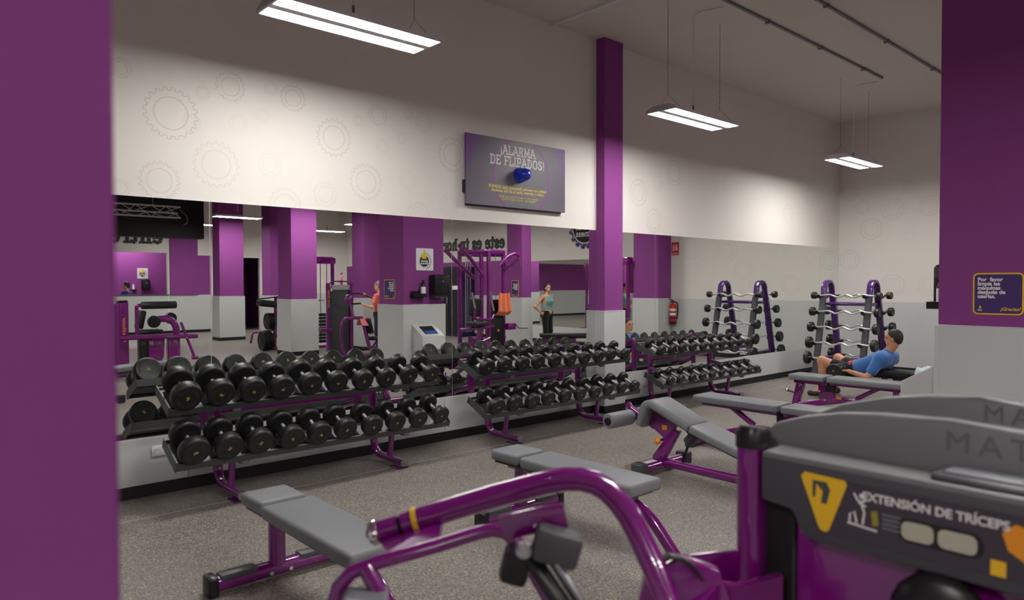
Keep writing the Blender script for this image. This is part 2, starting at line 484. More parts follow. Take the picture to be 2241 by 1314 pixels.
# left wall panelling
for a, b in ((D - 0.02, 2.6), (2.6, -0.8), (-0.8, -4.2), (-4.2, -7.6), (-7.6, -11), (-11, -13.1)):
    MB().box((XL, b + 0.002, ZB - 0.03), (XL + 0.012, a - 0.002, ZW), 0.002, 1).build('grey_panel', 'grey_panel', wall_left)
MB().box((XL, -13.1, ZW), (XL + 0.005, D - 0.02, 2.4)).build('purple_band', 'purple_paint', wall_left)

# ---- mirrors of the dumbbell wall
spans = [(-0.42, 2.03, 'tall frameless mirror panel at the left end of the dumbbell wall, behind the heaviest dumbbells'),
         (2.03, 4.47, 'frameless wall mirror behind the lighter half of the first dumbbell rack'),
         (4.47, 6.80, 'frameless wall mirror behind the middle dumbbell rack, ending at the purple post'),
         (7.02, 7.95, 'narrow frameless mirror strip beside the purple post'),
         (7.95, 10.46, 'frameless wall mirror behind the rack of smallest dumbbells'),
         (10.46, 12.95, 'frameless wall mirror next to the curl barbell rack'),
         (12.95, XW - 0.01, 'narrow frameless mirror closing the corner of the room')]
for a, b, lb in spans:
    o = MB().box((a + 0.0025, D - 0.006, MB0), (b - 0.0025, D, MB1)).build('wall_mirror', 'mirror_glass')
    tag(o, lb, 'mirror', 'mirror panels of the dumbbell wall')
# mirror on the far wall, seen in the first one
for a, b, lb in ((-0.55, 1.28, 'mirror panel on the far wall beyond the purple pillar, under the gear sign'), (-2.74, -0.55, 'mirror panel on the far wall behind the woman in the green top')):
    tag(MB().box((XW - 0.006, a + 0.0025, MB0), (XW, b - 0.0025, 2.25)).build('wall_mirror', 'mirror_glass'), lb, 'mirror', 'mirrors of the far wall')

# ---- painted gears
G_BACK = [(1.75, 2.95, 0.202, 3), (2.21, 3.24, 0.12, 3), (2.75, 3.24, 0.115, 3), (1.99, 3.15, 0.055, 1), (2.55, 3.29, 0.058, 1), (1.66, 2.42, 0.148, 2), (2.09, 2.59, 0.185, 1), (2.54, 2.64, 0.105, 0), (3.14, 2.95, 0.17, 3), (3.47, 2.58, 0.17, 2), (3.6, 3.23, 0.1, 2), (4.13, 3.24, 0.101, 2), (3.05, 2.43, 0.115, 1), (2.67, 2.31, 0.146, 1), (3.65, 2.93, 0.074, 1), (3.94, 2.64, 0.099, 1), (4.06, 2.3, 0.137, 1), (4.49, 2.96, 0.18, 3), (3.39, 3.14, 0.055, 1), (3.87, 3.04, 0.058, 1), (1.4, 3.23, 0.075, 2), (1.39, 2.34, 0.068, 1), (4.44, 2.43, 0.118, 1), (3.95, 3.3, 0.054, 1), (1.9, 2.9, 0.072, 0), (2.27, 2.95, 0.075, 0), (2.48, 3.05, 0.062, 0), (7.59, 2.83, 0.182, 3), (8.41, 3.17, 0.186, 3), (7.93, 2.47, 0.168, 2), (8.02, 3.01, 0.119, 1), (8.99, 2.82, 0.18, 0), (9.78, 3.17, 0.14, 1), (12.56, 3.18, 0.165, 2), (11.75, 2.81, 0.166, 2), (13.18, 2.85, 0.17, 2), (9.39, 3.06, 0.096, 0), (11.34, 3.31, 0.139, 0)]
G_RIGHT = [(5.67, 3.36, 0.182, 3), (5.44, 3.04, 0.137, 2), (5.29, 2.62, 0.204, 3), (4.92, 2.96, 0.199, 2), (4.3, 2.97, 0.184, 2), (4.65, 3.34, 0.106, 2), (5.68, 2.06, 0.191, 3), (4.9, 1.58, 0.2, 2), (4.3, 1.58, 0.193, 1), (5.3, 2.12, 0.119, 0), (4.67, 2.27, 0.131, 0), (4.64, 2.47, 0.098, 1), (2.54, 2.4, 0.25, 2), (3.47, 2.33, 0.25, 2), (3.85, 1.91, 0.22, 2), (2.65, 2.75, 0.2, 1), (2.14, 1.84, 0.12, 1), (3.57, 2.81, 0.15, 1), (-1.91, 2.82, 0.2, 2)]
for wall, lst in ((wall_back, G_BACK), (wall_right, G_RIGHT)):
    for (u, z, r, k) in lst:
        if z - r < 2.286 and wall is wall_back:
            pass
        M = plane_matrix((u, D - 0.0008, z), (1, 0, 0), (0, 0, 1)) if wall is wall_back else plane_matrix((XW - 0.0008, u, z), (0, -1, 0), (0, 0, 1))
        M = M @ Matrix.Rotation(u * 3.1, 4, 'Z')
        mb = MB(); lw = 0.0045 + r * 0.016
        ribbon(mb, gear_poly(r, 20 if r > 0.13 else 16), lw, M)
        ribbon(mb, [(r * 0.62 * math.cos(2 * PI * q / 40), r * 0.62 * math.sin(2 * PI * q / 40)) for q in range(40)], lw, M)
        mb.build('gear_outline', 'gear%d' % k, wall)

# ---- pillars: purple shaft on a grey clad foot
def pillar(name, x0, x1, y0, y1, ch=0.0):
    t = thing(name, kind='structure')
    MB().box((x0, y0, ZW - 0.01), (x1, y1, ZC), 0.004, 1).build('shaft', 'purple_paint', t)
    g = 0.02
    MB().box((x0 - g, y0 - g, ZB - 0.02), (x1 + g, y1 + g, ZW), 0.003, 1).build('cladding', 'grey_panel', t)
    MB().box((x0 - g - 0.003, y0 - g - 0.003, ZW), (x1 + g + 0.003, y1 + g + 0.003, ZW + 0.008), 0.002, 1).build('cladding_trim', 'grey_trim', t)
    for (cx, cy) in ((x0 - g, y0 - g), (x0 - g, y1 + g), (x1 + g, y0 - g), (x1 + g, y1 + g)):
        MB().box((cx - 0.003 if cx < x0 else cx - 0.032, cy - 0.003 if cy < y0 else cy - 0.032, ZB), (cx + 0.032 if cx < x0 else cx + 0.003, cy + 0.032 if cy < y0 else cy + 0.003, ZW), 0.002, 1).build('corner_trim', 'grey_panel', t)
    MB().box((x0 - g - 0.006, y0 - g - 0.006, 0), (x1 + g + 0.006, y1 + g + 0.006, ZB), 0.003, 1).build('skirting', 'black_base', t)
    return t
pillar('pillar_1', 6.464, 7.28, 1.20, 1.949)          # the one with the notice
pillar('pillar_2', -0.55, 0.1728, 0.75, 1.45)         # close to the camera
pillar('pillar_3', 7.01, 7.63, -4.1, -3.4)
pillar('pillar_4', 7.4, 8.09, -9.45, -8.9)
pillar('pillar_5', 8.85, 9.6, -3.95, -3.4)
pillar('pillar_6', 11.77, 12.08, -1.45, -0.9)
pillar('pillar_7', 13.28, XW - 0.01, 1.32, 2.02)
pillar('pillar_8', 8.93, 9.5, -9.6, -9.0)
pillar('pillar_9', 6.741, 7.1, D - 0.135, D - 0.001)      # the post on the mirror wall

# ---- rear wall with the front desk, far behind the camera and seen in the mirror
wf = MB()
wf.box((XL, YR - 0.15, 0), (5.2, YR, ZC)); wf.box((5.2, YR - 0.15, 2.66), (7.26, YR, ZC)); wf.box((5.2, YR - 0.15, 0), (7.26, YR, 1.26))
wf.box((7.26, YR - 0.15, 0), (9.75, YR, ZC)); wf.box((9.75, YR - 0.15, 2.56), (10.36, YR, ZC)); wf.box((10.36, YR - 0.15, 0), (XW, YR, ZC))
wall_front = struct('wall_front', wf, 'wall_white')
for a, b in ((XL, 0), (0, 5.2), (5.2, 7.26), (7.3, 9.74), (10.37, 12.0), (12.0, XW)):
    MB().box((a + 0.002, YR, ZB - 0.03), (b - 0.002, YR + 0.012, ZW), 0.002, 1).build('grey_panel', 'grey_panel', wall_front)
MB().box((7.32, YR, ZW), (8.2, YR + 0.06, ZC)).build('purple_panel', 'purple_paint', wall_front)
MB().box((8.2, YR, ZW), (8.65, YR + 0.01, 2.6)).build('purple_panel', 'purple_paint', wall_front)
MB().box((XL, YR, ZW), (5.15, YR + 0.01, 2.6)).build('purple_panel', 'purple_paint', wall_front)
MB().box((5.15, YR - 0.2, 1.26), (7.3, YR + 0.04, 1.29), 0.004, 1).build('counter_ledge', 'dark_plastic', wall_front)
skirting('baseboard_front', (XL, YR, 0), (8.65, YR + 0.02, ZB))
# room behind the desk opening
rb = MB(); rb.box((4.6, YR - 2.6, 0), (8.6, YR - 2.5, ZC)); rb.box((4.5, YR - 2.5, 0), (4.6, YR - 0.15, ZC)); rb.box((8.55, YR - 2.5, 0), (8.65, YR - 0.15, ZC))
rb.box((10.9, YR - 2.6, 0), (11.0, YR - 0.15, ZC)); rb.box((8.65, YR - 2.6, 0), (11.0, YR - 2.5, ZC))
struct('wall_office', rb, 'purple_paint')
# black bulkhead hanging below the ceiling
struct('ceiling_bulkhead', MB().box((4.0, -10.6, 2.98), (7.42, -10.2, ZC)), 'black')
# ------------------------------------------------------------------ hanging lamps
LX, LW = 1.28, 0.38
def make_lamp():
    t = thing('hanging_lamp', '-', 'lamp')
    h = MB()
    prof = [(-LW / 2, 0.0), (-LW / 2 + 0.004, 0.028), (-0.10, 0.062), (0.10, 0.062), (LW / 2 - 0.004, 0.028), (LW / 2, 0.0), (LW / 2 - 0.008, 0.0), (LW / 2 - 0.012, 0.022), (-LW / 2 + 0.012, 0.022), (-LW / 2 + 0.008, 0.0)]
    # housing: a shallow tray open at the bottom
    Mx = plane_matrix((-LX / 2, 0, 0), (0, 1, 0), (0, 0, 1))
    top = [(-LW / 2, 0.008), (-LW / 2, 0.03), (-0.10, 0.066), (0.10, 0.066), (LW / 2, 0.03), (LW / 2, 0.008)]
    h.prism(top, LX, Mx)
    h.box((-LX / 2, -LW / 2, 0), (LX / 2, -LW / 2 + 0.012, 0.012)); h.box((-LX / 2, LW / 2 - 0.012, 0), (LX / 2, LW / 2, 0.012))
    h.build('housing', 'lamp_white', t)
    for s in (-1, 1):
        MB().prism([(-LW / 2, 0.0), (-LW / 2, 0.034), (-0.13, 0.05), (-0.11, 0.068), (0.11, 0.068), (0.13, 0.05), (LW / 2, 0.034), (LW / 2, 0.0)], 0.012, plane_matrix((s * LX / 2 - (0.012 if s > 0 else 0), 0, 0), (0, 1, 0), (0, 0, 1))).build('end_cap', 'white_plastic', t)
    MB().box((-LX / 2 + 0.012, -0.038, 0.0), (LX / 2 - 0.012, 0.038, 0.012), 0.002, 1).build('spine', 'lamp_white', t)
    for s in (-1, 1):
        MB().box((-LX / 2 + 0.016, min(s * 0.042, s * 0.172), 0.003), (LX / 2 - 0.016, max(s * 0.042, s * 0.172), 0.009)).build('diffuser', 'diffuser', t)
    L = ZC - 3.456
    for s in (-1, 1):
        x = s * LX * 0.40
        c = MB()
        c.tube([(x, -0.15, 0.05), (x, 0, 0.2), (x, 0.15, 0.05)], 0.0025, 5)
        k = 0
        z = 0.2
        while z < L - 0.002:     # links
            z2 = min(z + 0.032, L)
            w = 0.0038 if k % 2 else 0.0012
            c.box((x - w, -(0.005 - w), z), (x + w, (0.005 - w), z2 + 0.004)); z = z2; k += 1
        c.build('chain', 'steel', t)
    f = MB(); f.cyl((0, 0.02, 0.06), (0, 0.02, 0.17), 0.011, n=8); f.build('cable_gland', 'grey_plastic', t)
    MB().tube(fillet([(0, 0.02, 0.16), (0.0, 0.02, L - 0.05), (0.0, -0.05, L - 0.012), (0.06, -0.32, L - 0.012)], 0.06), 0.008, 6).build('power_cable', 'white_plastic', t)
    return t
lamp0 = make_lamp()
LAMPS = [(2.61, 4.56, 'long twin-strip hanging lamp nearest the camera, above the heaviest dumbbells'),
         (6.91, 4.56, 'twin-strip hanging lamp to the right of the purple post'),
         (11.23, 4.56, 'small-looking twin-strip hanging lamp farthest away, near the corner of the room'),
         (-1.7, 0.4, None), (2.61, 0.4, None), (11.23, 0.4, None),
         (-1.7, -3.7, None), (2.61, -3.7, None), (7.3, -2.45, None), (11.23, -3.7, None),
         (-1.7, -7.84, None), (2.61, -7.84, None), (6.6, -14.9, None),  # last one is an added, unseen lamp that brightens the office
         (7.52, -7.84, 'thin bright lamp in the mirror in front of a purple pillar'), (11.5, -7.84, None), (7.65, -10.9, 'lamp in the mirror beside the black bulkhead'), (11.8, -10.9, 'lamp in the mirror behind the widest purple pillar')]
EXTRA = iter(['hanging lamp over the aisle left of the camera', 'hanging lamp above the triceps machine', 'hanging lamp before the far wall mirror',
              'hanging lamp at the left wall, third row', 'hanging lamp above the leg machine', 'hanging lamp in front of the thick purple pillar', 'hanging lamp over the lettered far wall', 'hanging lamp at the left wall, back row', 'hanging lamp before the front desk',
              'unseen fill lamp added to light the office behind the front desk', 'hanging lamp between the back pillars'])
for i, (x, y, lb) in enumerate(LAMPS):
    o = lamp0 if i == 0 else copy_tree(lamp0)
    o.location = (x, y, 3.456); o['label'] = lb or next(EXTRA); o['group'] = 'twin-strip lamps hung from the ceiling'

# trunking on the ceiling
for (a, b, lb) in (((3.0, 4.12), (11.1, 4.12), 'dark straight cable trunking along the ceiling ending above the farthest lamp'), ((3.5, 3.46), (13.7, 3.46), 'dark cable trunking along the ceiling, the one farther from the mirrors')):
    m = MB(); m.beam((a[0], a[1], ZC - 0.012), (b[0], b[1], ZC - 0.012), 0.03, 0.03)
    for k in range(6): m.beam((a[0] + (b[0] - a[0]) * (k + 0.5) / 6, a[1] - 0.03, ZC - 0.02), (a[0] + (b[0] - a[0]) * (k + 0.5) / 6, a[1] + 0.03, ZC - 0.02), 0.03, 0.04)
    tag(m.build('cable_trunking', 'grey_plastic'), lb, 'cable trunking', 'trunking on the ceiling')
tag(MB().beam((5.94, D - 0.01, ZC - 0.015), (5.94, 4.4, ZC - 0.015), 0.035, 0.03).build('ceiling_conduit', 'lamp_white'), 'pale conduit on the ceiling running out from the mirror wall', 'conduit')

# ------------------------------------------------------------------ signs on the walls
def sign_print_mat():
    m = bpy.data.materials.new('alarm_print'); m.use_nodes = True
    nt = m.node_tree; b = nt.nodes['Principled BSDF']; b.inputs['Roughness'].default_value = 0.45
    tc = nt.nodes.new('ShaderNodeTexCoord')
    # two violet blotches towards the upper corners on a grey board (printed)
    mp = nt.nodes.new('ShaderNodeMapping'); nt.links.new(tc.outputs['Generated'], mp.inputs['Vector'])
    sep = nt.nodes.new('ShaderNodeSeparateXYZ'); nt.links.new(mp.outputs['Vector'], sep.inputs['Vector'])
    a = nt.nodes.new('ShaderNodeMath'); a.operation = 'SUBTRACT'; a.inputs[1].default_value = 0.5; nt.links.new(sep.outputs['X'], a.inputs[0])
    ab = nt.nodes.new('ShaderNodeMath'); ab.operation = 'ABSOLUTE'; nt.links.new(a.outputs[0], ab.inputs[0])
    z = nt.nodes.new('ShaderNodeMath'); z.operation = 'MULTIPLY'; z.inputs[1].default_value = 0.35; nt.links.new(sep.outputs['Z'], z.inputs[0])
    s = nt.nodes.new('ShaderNodeMath'); s.operation = 'ADD'; nt.links.new(ab.outputs[0], s.inputs[0]); nt.links.new(z.outputs[0], s.inputs[1])
    n = nt.nodes.new('ShaderNodeTexNoise'); n.inputs['Scale'].default_value = 1.6; nt.links.new(tc.outputs['Generated'], n.inputs['Vector'])
    n2 = nt.nodes.new('ShaderNodeMath'); n2.operation = 'MULTIPLY_ADD'; n2.inputs[1].default_value = 0.25; nt.links.new(n.outputs['Fac'], n2.inputs[0]); nt.links.new(s.outputs[0], n2.inputs[2])
    r = nt.nodes.new('ShaderNodeValToRGB'); nt.links.new(n2.outputs[0], r.inputs['Fac'])
    el = r.color_ramp.elements
    el[0].position = 0.36; el[0].color = (*lin((116, 112, 122)), 1)
    el[1].position = 0.95; el[1].color = (*lin((104, 40, 132)), 1)
    e = el.new(0.76); e.color = (*lin((88, 80, 98)), 1)
    e = el.new(0.84); e.color = (*lin((92, 50, 120)), 1)
    nt.links.new(r.outputs['Color'], b.inputs['Base Color'])
    MATS['alarm_print'] = m
sign_print_mat()
mat('ring_print', (142, 72, 150), 0.5)
mat('yellow_print', (226, 208, 104), 0.55)
mat('blue_lens', (8, 46, 190), 0.12, spec=0.6, coat=0.6, coat_rough=0.05)
AX0, AX1, AZ0, AZ1 = 4.62, 6.115, 2.46, 3.2
al = thing('alarm_sign', 'grey and violet alarm board lettered ALARMA DE FLIPADOS with a blue beacon', 'sign', (5.367, D, 2.46))
def P(x, z, off=0.062): return (x - 5.367, -off, z - 2.46)
MB().box(P(AX0, AZ0, 0.06), P(AX1, AZ1, 0.035), 0.002, 1).build('board', 'alarm_print', al)
MB().box(P(AX0 + 0.03, AZ0 - 0.012, 0.035), P(AX1 - 0.04, AZ1 - 0.05, 0.0)).build('back_box', 'black_plastic', al)
MB().box(P(AX0 - 0.012, AZ0 + 0.12, 0.045), P(AX0 + 0.01, AZ0 + 0.25, 0.01)).build('switch_box', 'black_plastic', al)
rg = MB()
ring = []
cxr, czr, rr = 5.42, 2.80, 0.42
for k in range(97):
    t = 2 * PI * k / 96
    ring.append((cxr + rr * math.cos(t), czr + rr * math.sin(t)))
seg = []
for (x, z) in ring + ring[:1]:
    if AZ0 + 0.004 < z < AZ1 - 0.004: seg.append((x, z))
    else:
        if len(seg) > 2:
            rg.tube([P(a, b, 0.0605) for a, b in seg], 1.0, profile=[(0.011, 0), (0, 0.0006), (-0.011, 0), (0, -0.0006)], up=(0, 1, 0))
        seg = []
if len(seg) > 2: rg.tube([P(a, b, 0.0605) for a, b in seg], 1.0, profile=[(0.011, 0), (0, 0.0006), (-0.011, 0), (0, -0.0006)], up=(0, 1, 0))
rg.build('printed_ring', 'ring_print', al)
def lay(mb, x, z, off=0.0605): return Matrix.Translation(P(x, z, off)) @ plane_matrix((0, 0, 0), (1, 0, 0), (0, 0, 1))
for (s, h, x, z) in (('\u00a1ALARMA', 0.092, 5.36, 3.040), ('DE FLIPADOS!', 0.092, 5.36, 2.922)):
    slab_letters(s, h, lay(None, x, z), 'white_print', al, 0.17, 0.36, 0.0012, 0.03)
put_text('lettering', 'FLIPADO (adj) [coloquial] persona con actitud\nchulesca, que da el cante, intimida y critica.', 0.046, 'yellow_print', al, lay(None, 5.365, 2.655), bold=0.0012, line=0.85)
put_text('lettering', '(Suelta unas cuantas las pesas, se mira al espejo\ny gru\u00f1e y suspira sin parar... Vaya flipado!)', 0.031, 'yellow_print', al, lay(None, 5.365, 2.563), bold=0.0002, line=0.9, shear=0.2)
bc = MB(); Mb = plane_matrix(P(5.375, 2.825, 0.058), (1, 0, 0), (0, 0, 1))
bc.lathe([(0.0, 0), (0.085, 0), (0.085, 0.02), (0.072, 0.026), (0.070, 0.09), (0.066, 0.12), (0.054, 0.145), (0.03, 0.158), (0.0, 0.162)], 28, Mb)
bc.build('beacon_lens', 'blue_lens', al)
br = MB()
for z in (0.035, 0.055, 0.075, 0.095): br.lathe([(0.0705, z - 0.003), (0.0735, z), (0.0705, z + 0.003)], 28, Mb)
br.build('lens_ribs', 'blue_lens', al)

# notice on the pillar
def notice(name, loc, rot, label, w=0.335, h=0.325, mirror_text=True):
    t = thing(name, label, 'sign', loc, group='cleaning notices on the pillars')
    t.rotation_euler = rot
    I = Matrix.Rotation(PI / 2, 4, 'X')      # local: x right, z up, front = -y
    b = MB(); b.prism(rrect(w, h, 0.035, 6), 0.005, Matrix.Translation((0, 0, 0)) @ I @ Matrix.Translation((0, 0, 0))); b.build('board', 'yellow', t)
    b = MB(); b.prism(rrect(w - 0.022, h - 0.022, 0.026, 6), 0.0012, Matrix.Translation((0, -0.0052, 0)) @ I); b.build('field', 'sign_purple', t)
    T = lambda x, z: Matrix.Translation((x, -0.0066, z)) @ I
    put_text('lettering', 'Por  favor\nlimpia las\nm\u00e1quinas\ndespu\u00e9s de\nusarlas.', 0.041, 'white_print', t, T(-w / 2 + 0.032, 0.045), bold=0.0014, align='LEFT', line=0.80)
    put_text('lettering', '\u00a1Gracias!', 0.036, 'yellow', t, T(w / 2 - 0.085, -h / 2 + 0.045), bold=0.0008, shear=0.25)
    g = MB()
    g.prism([(x * 0.8, y * 0.8) for x, y in gear_poly(0.02, 10, 0.2)], 0.001, T(-w / 2 + 0.05, -h / 2 + 0.045)); g.build('gear_mark', 'black', t)
    g = MB(); g.prism([(-0.004, 0), (0.006, 0), (0.01, 0.012), (0.004, 0.014), (0.003, 0.024), (-0.003, 0.024), (-0.006, 0.01)], 0.0014, T(-w / 2 + 0.05, -h / 2 + 0.046)); g.build('thumb_mark', 'yellow', t)
    put_text('lettering', 'planet\nfitness', 0.012, 'white_print', t, T(-w / 2 + 0.05, -h / 2 + 0.036), bold=0.0002, line=0.75, extrude=0.0016)
    return t
ZN = 1.532
notice('cleaning_notice', (6.4635, 1.537, ZN), (0, 0, -PI / 2), 'purple cleaning notice with yellow border on the grey-footed pillar beside the camera')
notice('cleaning_notice', (11.7695, -1.15, 1.50), (0, 0, -PI / 2), 'purple cleaning notice with yellow border seen only in the mirror, behind the orange towel', 0.26, 0.40)
# ------------------------------------------------------------------ dumbbells and their racks
TILT = RAD(25); CU, SU = math.cos(TILT), math.sin(TILT)
LOW_F, UP_F = (5.175, 0.352), (5.325, 0.718)       # front edge (y, z) of the two trays
TRAY = 0.30
def tp(F, a, n): return (F[0] + CU * a - SU * n, F[1] + SU * a + CU * n)    # point on a tray: a along, n above

def head_mesh():
    mb = MB()
    mb.lathe([(0, -0.5), (0.30, -0.5), (0.80, -0.5), (0.90, -0.47), (0.97, -0.39), (1.0, -0.28), (1.0, 0.28), (0.97, 0.39), (0.90, 0.47), (0.84, 0.5), (0.80, 0.485), (0.30, 0.485), (0, 0.485)], 32)
    return mb.mesh('weight_head', 50)
HEAD = head_mesh(); HEAD.materials.append(MATS['rubber'])
def ring_text_mesh():
    """raised letters running round the face of a weight"""
    mb = MB(); word = 'PLANET FITNESS  PLANET FITNESS  '
    cache = {}
    for i, ch in enumerate(word):
        if ch == ' ': continue
        if ch not in cache:
            cache[ch] = text_mesh(ch, 0.24, 0.004, 0.004)
        a = PI / 2 - 2 * PI * i / len(word)
        M = Matrix.Rotation(a - PI / 2, 4, 'Z') @ Matrix.Translation((0, 0.61, 0.487)) @ Matrix.Scale(1.0, 4)
        bm = bmesh.new(); bm.from_mesh(cache[ch]); mb.add(bm, M)
    me = mb.mesh('face_lettering'); me.materials.append(MATS['rubber_print'])
    for c in cache.values(): bpy.data.meshes.remove(c)
    return me
RING = ring_text_mesh()
mat('logo_yellow', (168, 150, 36), 0.5); mat('logo_grey', (150, 150, 148), 0.5)
def logo_mesh():
    mb = MB()
    mb.prism([(-0.05, -0.18), (0.12, -0.14), (0.22, 0.02), (0.10, 0.05), (0.07, 0.22), (-0.02, 0.2), (-0.06, 0.02)], 0.012, Matrix.Translation((0.01, 0.01, 0.484)) @ Matrix.Diagonal((0.72, 0.72, 1, 1)))
    me = mb.mesh('face_logo'); me.materials.append(MATS['logo_yellow']); return me
LOGO = logo_mesh()
def logo2_mesh():
    mb = MB(); mb.prism([(-0.2, -0.14), (0.02, -0.2), (0.0, -0.04), (-0.10, 0.06), (-0.2, 0.0)], 0.012, Matrix.Translation((0, 0, 0.484)) @ Matrix.Diagonal((0.72, 0.72, 1, 1)))
    me = mb.mesh('face_logo'); me.materials.append(MATS['logo_grey']); return me
LOGO2 = logo2_mesh()
mat('logo_olive', (150, 140, 50), 0.5)
def grip_mesh():
    mb = MB()
    mb.lathe([(0.0135, -0.075), (0.0135, -0.064), (0.0165, -0.058), (0.0165, -0.045), (0.0150, -0.042), (0.0172, 0.0), (0.0150, 0.042), (0.0165, 0.045), (0.0165, 0.058), (0.0135, 0.064), (0.0135, 0.075)], 14)
    me = mb.mesh('grip'); me.materials.append(MATS['knurl']); return me
GRIP = grip_mesh()
def dumbbell(r, center, zdir, xdir, label, group, detail=True, spin=0.0):
    """zdir: axis towards the viewer's end"""
    t = thing('dumbbell', label, 'dumbbell', group=group)
    z = Vector(zdir).normalized(); x = Vector(xdir); x = (x - z * x.dot(z)).normalized(); y = z.cross(x)
    M = Matrix((x, y, z)).transposed().to_4x4() @ Matrix.Rotation(spin, 4, 'Z'); M.translation = Vector(center)
    t.matrix_world = M
    th = 0.6 * r + 0.020
    link('grip', GRIP, None, t)
    for s in (1, -1):
        h = link('weight_head', HEAD, None, t)
        h.matrix_local = Matrix.Translation((0, 0, s * (0.066 + th / 2))) @ (Matrix.Rotation(PI, 4, 'X') if s < 0 else Matrix()) @ Matrix.Diagonal((r, r, th, 1))
        if detail:
            link('face_lettering', RING, None, h)['kind'] = 'stuff'
            link('face_logo', LOGO, None, h); link('face_logo', LOGO2, None, h)
    return t
random.seed(4)
RACKS = [
    (1.539, (0.108, 0.083), (0.106, 0.084), 'first rack, the one with the largest weights', 'first', True),
    (4.348, (0.086, 0.068), (0.087, 0.068), 'middle rack, in front of the purple post', 'middle', True),
    (7.185, (0.066, 0.052), (0.062, 0.043), 'farthest rack, the one with the smallest weights', 'farthest', True)]
ORD = ['first', 'second', 'third', 'fourth', 'fifth', 'sixth', 'seventh', 'eighth', 'ninth', 'tenth']
RL = 2.366
OVAL = rrect(0.072, 0.056, 0.024, 4)
def leg_profile(w, h): return [(y, x) for x, y in rrect(w, h, min(w, h) * 0.4, 3)]
def make_rack():
    t = thing('dumbbell_rack', '-', 'rack')
    for F in (LOW_F, UP_F):
        a, b = tp(F, 0, 0), tp(F, TRAY, 0); c = tp(F, TRAY, -0.006); d = tp(F, 0, -0.006)
        My = plane_matrix((0.006, 0, 0), (0, 1, 0), (0, 0, 1))
        MB().prism([a, b, c, d], RL - 0.012, My).build('tray', 'shelf_plate', t)
        # front and back rails
        MB().prism([tp(F, -0.006, -0.036), tp(F, -0.002, 0.010), tp(F, 0.004, 0.010), tp(F, 0.004, -0.008), tp(F, 0.024, -0.036)], RL, plane_matrix((0, 0, 0), (0, 1, 0), (0, 0, 1))).build('front_rail', 'shelf_grey', t)
        MB().prism([tp(F, TRAY - 0.03, -0.04), tp(F, TRAY - 0.004, 0.02), tp(F, TRAY + 0.006, 0.02), tp(F, TRAY + 0.006, -0.04)], RL, plane_matrix((0, 0, 0), (0, 1, 0), (0, 0, 1))).build('back_rail', 'shelf_grey', t)
        for x in (0, RL - 0.005):
            MB().prism([tp(F, -0.010, -0.042), tp(F, -0.010, 0.016), tp(F, 0.03, 0.030), tp(F, TRAY + 0.012, 0.030), tp(F, TRAY + 0.012, -0.040)], 0.005, plane_matrix((x, 0, 0), (0, 1, 0), (0, 0, 1))).build('end_plate', 'shelf_grey', t)
        # saddles that keep the weights apart
        for k in range(11):
            x = 0.085 + (RL - 0.17) * k / 10 - 0.0
            p = [(x - 0.055, 0.0), (x - 0.02, 0.014), (x, 0.03), (x + 0.02, 0.014), (x + 0.055, 0.0)]
            M = Matrix.Translation((0, F[0] + CU * 0.03, F[1] + SU * 0.03)) @ Matrix.Rotation(TILT, 4, 'X') @ plane_matrix((0, 0, 0), (1, 0, 0), (0, 0, 1))
            m = MB().prism([(max(0.01, min(RL - 0.01, u)), v) for u, v in p], -0.23, M)
            m.build('saddle', 'black_plastic', t)
    for x in (0.478, 1.90):
        pr = leg_profile(0.072, 0.056)
        path = fillet([(x, 5.216, 0.05), (x, 5.70, 0.055), (x, 5.735, 0.30), (x, 5.735, 0.80), (x, 5.70, 0.86)], {1: 0.16, 2: 0.1, 3: 0.05}, 7)
        leg = MB().tube(path, 1.0, profile=[(b, a) for a, b in rrect(0.056, 0.072, 0.024, 4)], up=(0, 0, 1)).build('leg', 'gloss_purple', t)
        c = MB(); c.prism([(u, v) for u, v in rrect(0.074, 0.06, 0.026, 5)], 0.02, plane_matrix((x, 5.205 + 0.012, 0.05), (1, 0, 0), (0, 0, 1)), 0.004, 2); c.build('foot_cap', 'grey_plastic', leg)
        MB().box((x - 0.06, 5.23, 0.0), (x + 0.06, 5.36, 0.012), 0.004, 1).build('foot_plate', 'gloss_purple', leg)
        z1 = tp(LOW_F, 0.22, -0.02)
        MB().tube([(x + 0.0, 5.45, 0.06), (x + 0.0, z1[0], z1[1])], 1.0, profile=rrect(0.05, 0.04, 0.016, 3)).build('strut', 'gloss_purple', t)
        for F in (LOW_F, UP_F):
            b = tp(F, TRAY, -0.055)
            m = MB(); p0 = tp(F, 0.02, -0.055); p1 = (5.735, F[1] + SU * TRAY + 0.02)
            m.tube([(x, p0[0], p0[1]), (x, b[0], b[1]), (x, p1[0], p1[1])], 1.0, profile=rrect(0.062, 0.05, 0.02, 3)); arm = m.build('support_arm', 'gloss_purple', t)
            MB().sphere((x + 0.02, p0[0] - 0.004, p0[1]), 0.034, 8, (1.1, 0.7, 0.75)).build('arm_cap', 'grey_plastic', arm)
    for z, y in ((0.30, 5.735),):
        MB().beam((0.478, y, 0.62), (1.90, y, 0.62), 0.04, 0.06, bev=0.006).build('cross_bar', 'gloss_purple', t)
    return t
rack0 = make_rack()
